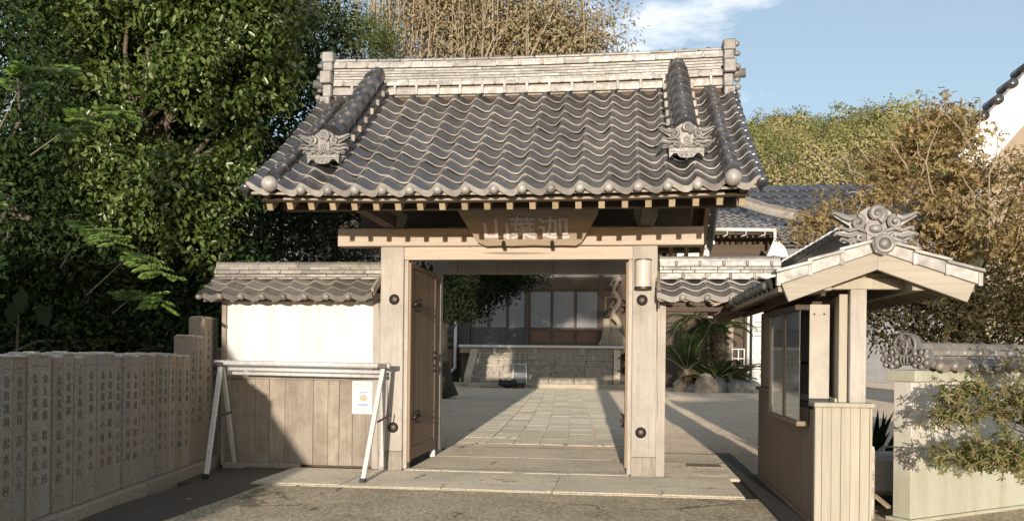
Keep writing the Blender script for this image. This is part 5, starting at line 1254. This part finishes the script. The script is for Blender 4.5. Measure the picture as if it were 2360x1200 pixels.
# big white gable at the far right
gh = empty('white_gabled_house', (12, 13, 0), 0, 'big house with white sloping gable band and round dark edge tiles at the right edge', 'house')
gx0, gz0, gx1, gz1 = 8.95, 6.25, 14.0, 12.2
dx, dz = gx1-gx0, gz1-gz0; l_ = math.hypot(dx, dz); ux, uz = dx/l_, dz/l_; nx_, nz_ = uz, -ux
def gp(t, o): return (gx0+dx*t+nx_*o, gz0+dz*t+nz_*o)
for k, (o0, o1, yy) in enumerate(((0, .30, 12.0), (.305, .55, 12.05), (.555, .80, 12.1))):
    M().prism([gp(-.0, o0), gp(1, o0), gp(1, o1), gp(.0, o1)], yy, yy+.4, 'y').build('plaster_band', m_plaster, gh, bevel=.01)
for i in range(16):
    a = gp(i/16+.01, -.06); M().cyl((a[0], 11.9, a[1]), (a[0], 12.6, a[1]), .115, n=14).build('edge_tile', m_tile, gh, True)
M().prism([gp(0, -.05), gp(1, -.05), gp(1, .0), gp(0, .0)], 12.02, 12.75, 'y').build('roof_slope', m_tile, gh)
M().prism([gp(.08, .8), gp(1, .8), (14, 0), (9.9, 0)], 12.6, 12.8, 'y').build('gable_wall', m_tan, gh)
M().box(9.2, 9.8, 12.2, 18, 5.2, 5.8).build('lower_eave', m_tile, gh)

# ================================================================== BEHIND THE VIEWER: UNSEEN SHED AND TALL TREE (added and shaped for the shadows they cast)
sd = empty('shadow_shed', (-6, -16, 0), 0, 'unseen steep-roofed shed added behind the viewpoint to cast the left shadow', 'shed')
M().prism([(-12, 0), (-1.82, 0), (-1.84, .85), (-2.75, 2.05), (-3.2, 2.75), (-4.1, 3.6), (-9.5, 3.6), (-11.8, 2.2)], -20, -14, 'y').build('body', m_board, sd)
M().prism([(-1.80, .84), (-2.75, 2.1), (-3.2, 2.8), (-4.1, 3.65), (-9.5, 3.65), (-9.5, 3.7), (-4.1, 3.71), (-3.17, 2.85), (-2.70, 2.12), (-1.74, .86)], -20.2, -13.8, 'y').build('roof', m_tile, sd)

tree('shade_pine', 'unseen spreading evergreen added behind the viewpoint, its level crown shading the hall', 'tree', (-3.9, -22, 0), [(-3.9, -22, 0), (-3.9, -22, 3), (-3.7, -22, 5.6), (-3.0, -22, 7.0)],
     [((-1.3, -22, 8.0), (1.1, .8, .9), 170), ((.5, -22, 8.1), (1.0, .8, 1.0), 170), ((2.1, -22, 8.1), (1.0, .8, 1.0), 170)], 24, .2, .18, .08, m_leafB, r0=.25, twigs=10)
# fallen leaves
lf = ((585, 1), )
fl_me = leaf_mesh('fallen_leaf', np.array([[0., 0, 0]]), np.array([[1., 0, 0.0]]), np.array([[0, 0, 1.]]), .075, .045, m_leafD, .5)
spots = [(-1.0, -.75, 'curled tan leaf on the apron left of the opening'), (-.35, .55, 'dry leaf just inside the threshold'), (-1.05, 2.35, 'dry leaf near the left end of the inner slab'), (-.95, 2.9, 'tan leaf on the sand seam by the first paving stone'), (-.6, 4.1, 'brown leaf lying on a front paving stone'), (-1.45, 5.3, 'dry leaf on sand beside the walk'),
         (-2.05, -1.9, 'green-brown leaf on the asphalt left of centre'), (-1.55, -2.0, 'yellowish leaf on asphalt near the kerb strip'), (-2.6, -2.5, 'dry leaf in the shadow on the asphalt'), (-1.45, -3.1, 'pale leaf on the asphalt at the bottom edge'), (.35, 3.05, 'tan leaf on the sand seam at centre'), (.95, 3.1, 'tan leaf on the sand seam at the right')]
for i, (x, yy, lab) in enumerate(spots):
    tag(link('fallen_leaf', fl_me, None, Matrix.Translation((x, yy, .022)) @ Matrix.Rotation(i*1.3, 4, 'Z') @ Matrix.Rotation(-.25, 4, 'Y')), lab, 'leaf', 'fallen leaves on the ground')

tree('backing_evergreen', 'dark evergreen at the top left corner behind the tall trees', 'tree', (-12, 9, 0), [(-12, 9, 0), (-12, 9, 4), (-11.5, 9, 7)], [((-11.5, 9, 8.5), (2.4, 1.5, 2.6), 380), ((-8.8, 9, 9.5), (1.9, 1.2, 2.0), 300), ((-11, 8, 5), (2.2, 1.2, 2.2), 260)], 22, .3, .18, .09, m_leafB, 'dark evergreens closing the view at the left', r0=.25, twigs=20, shell=(.2, 1.05))
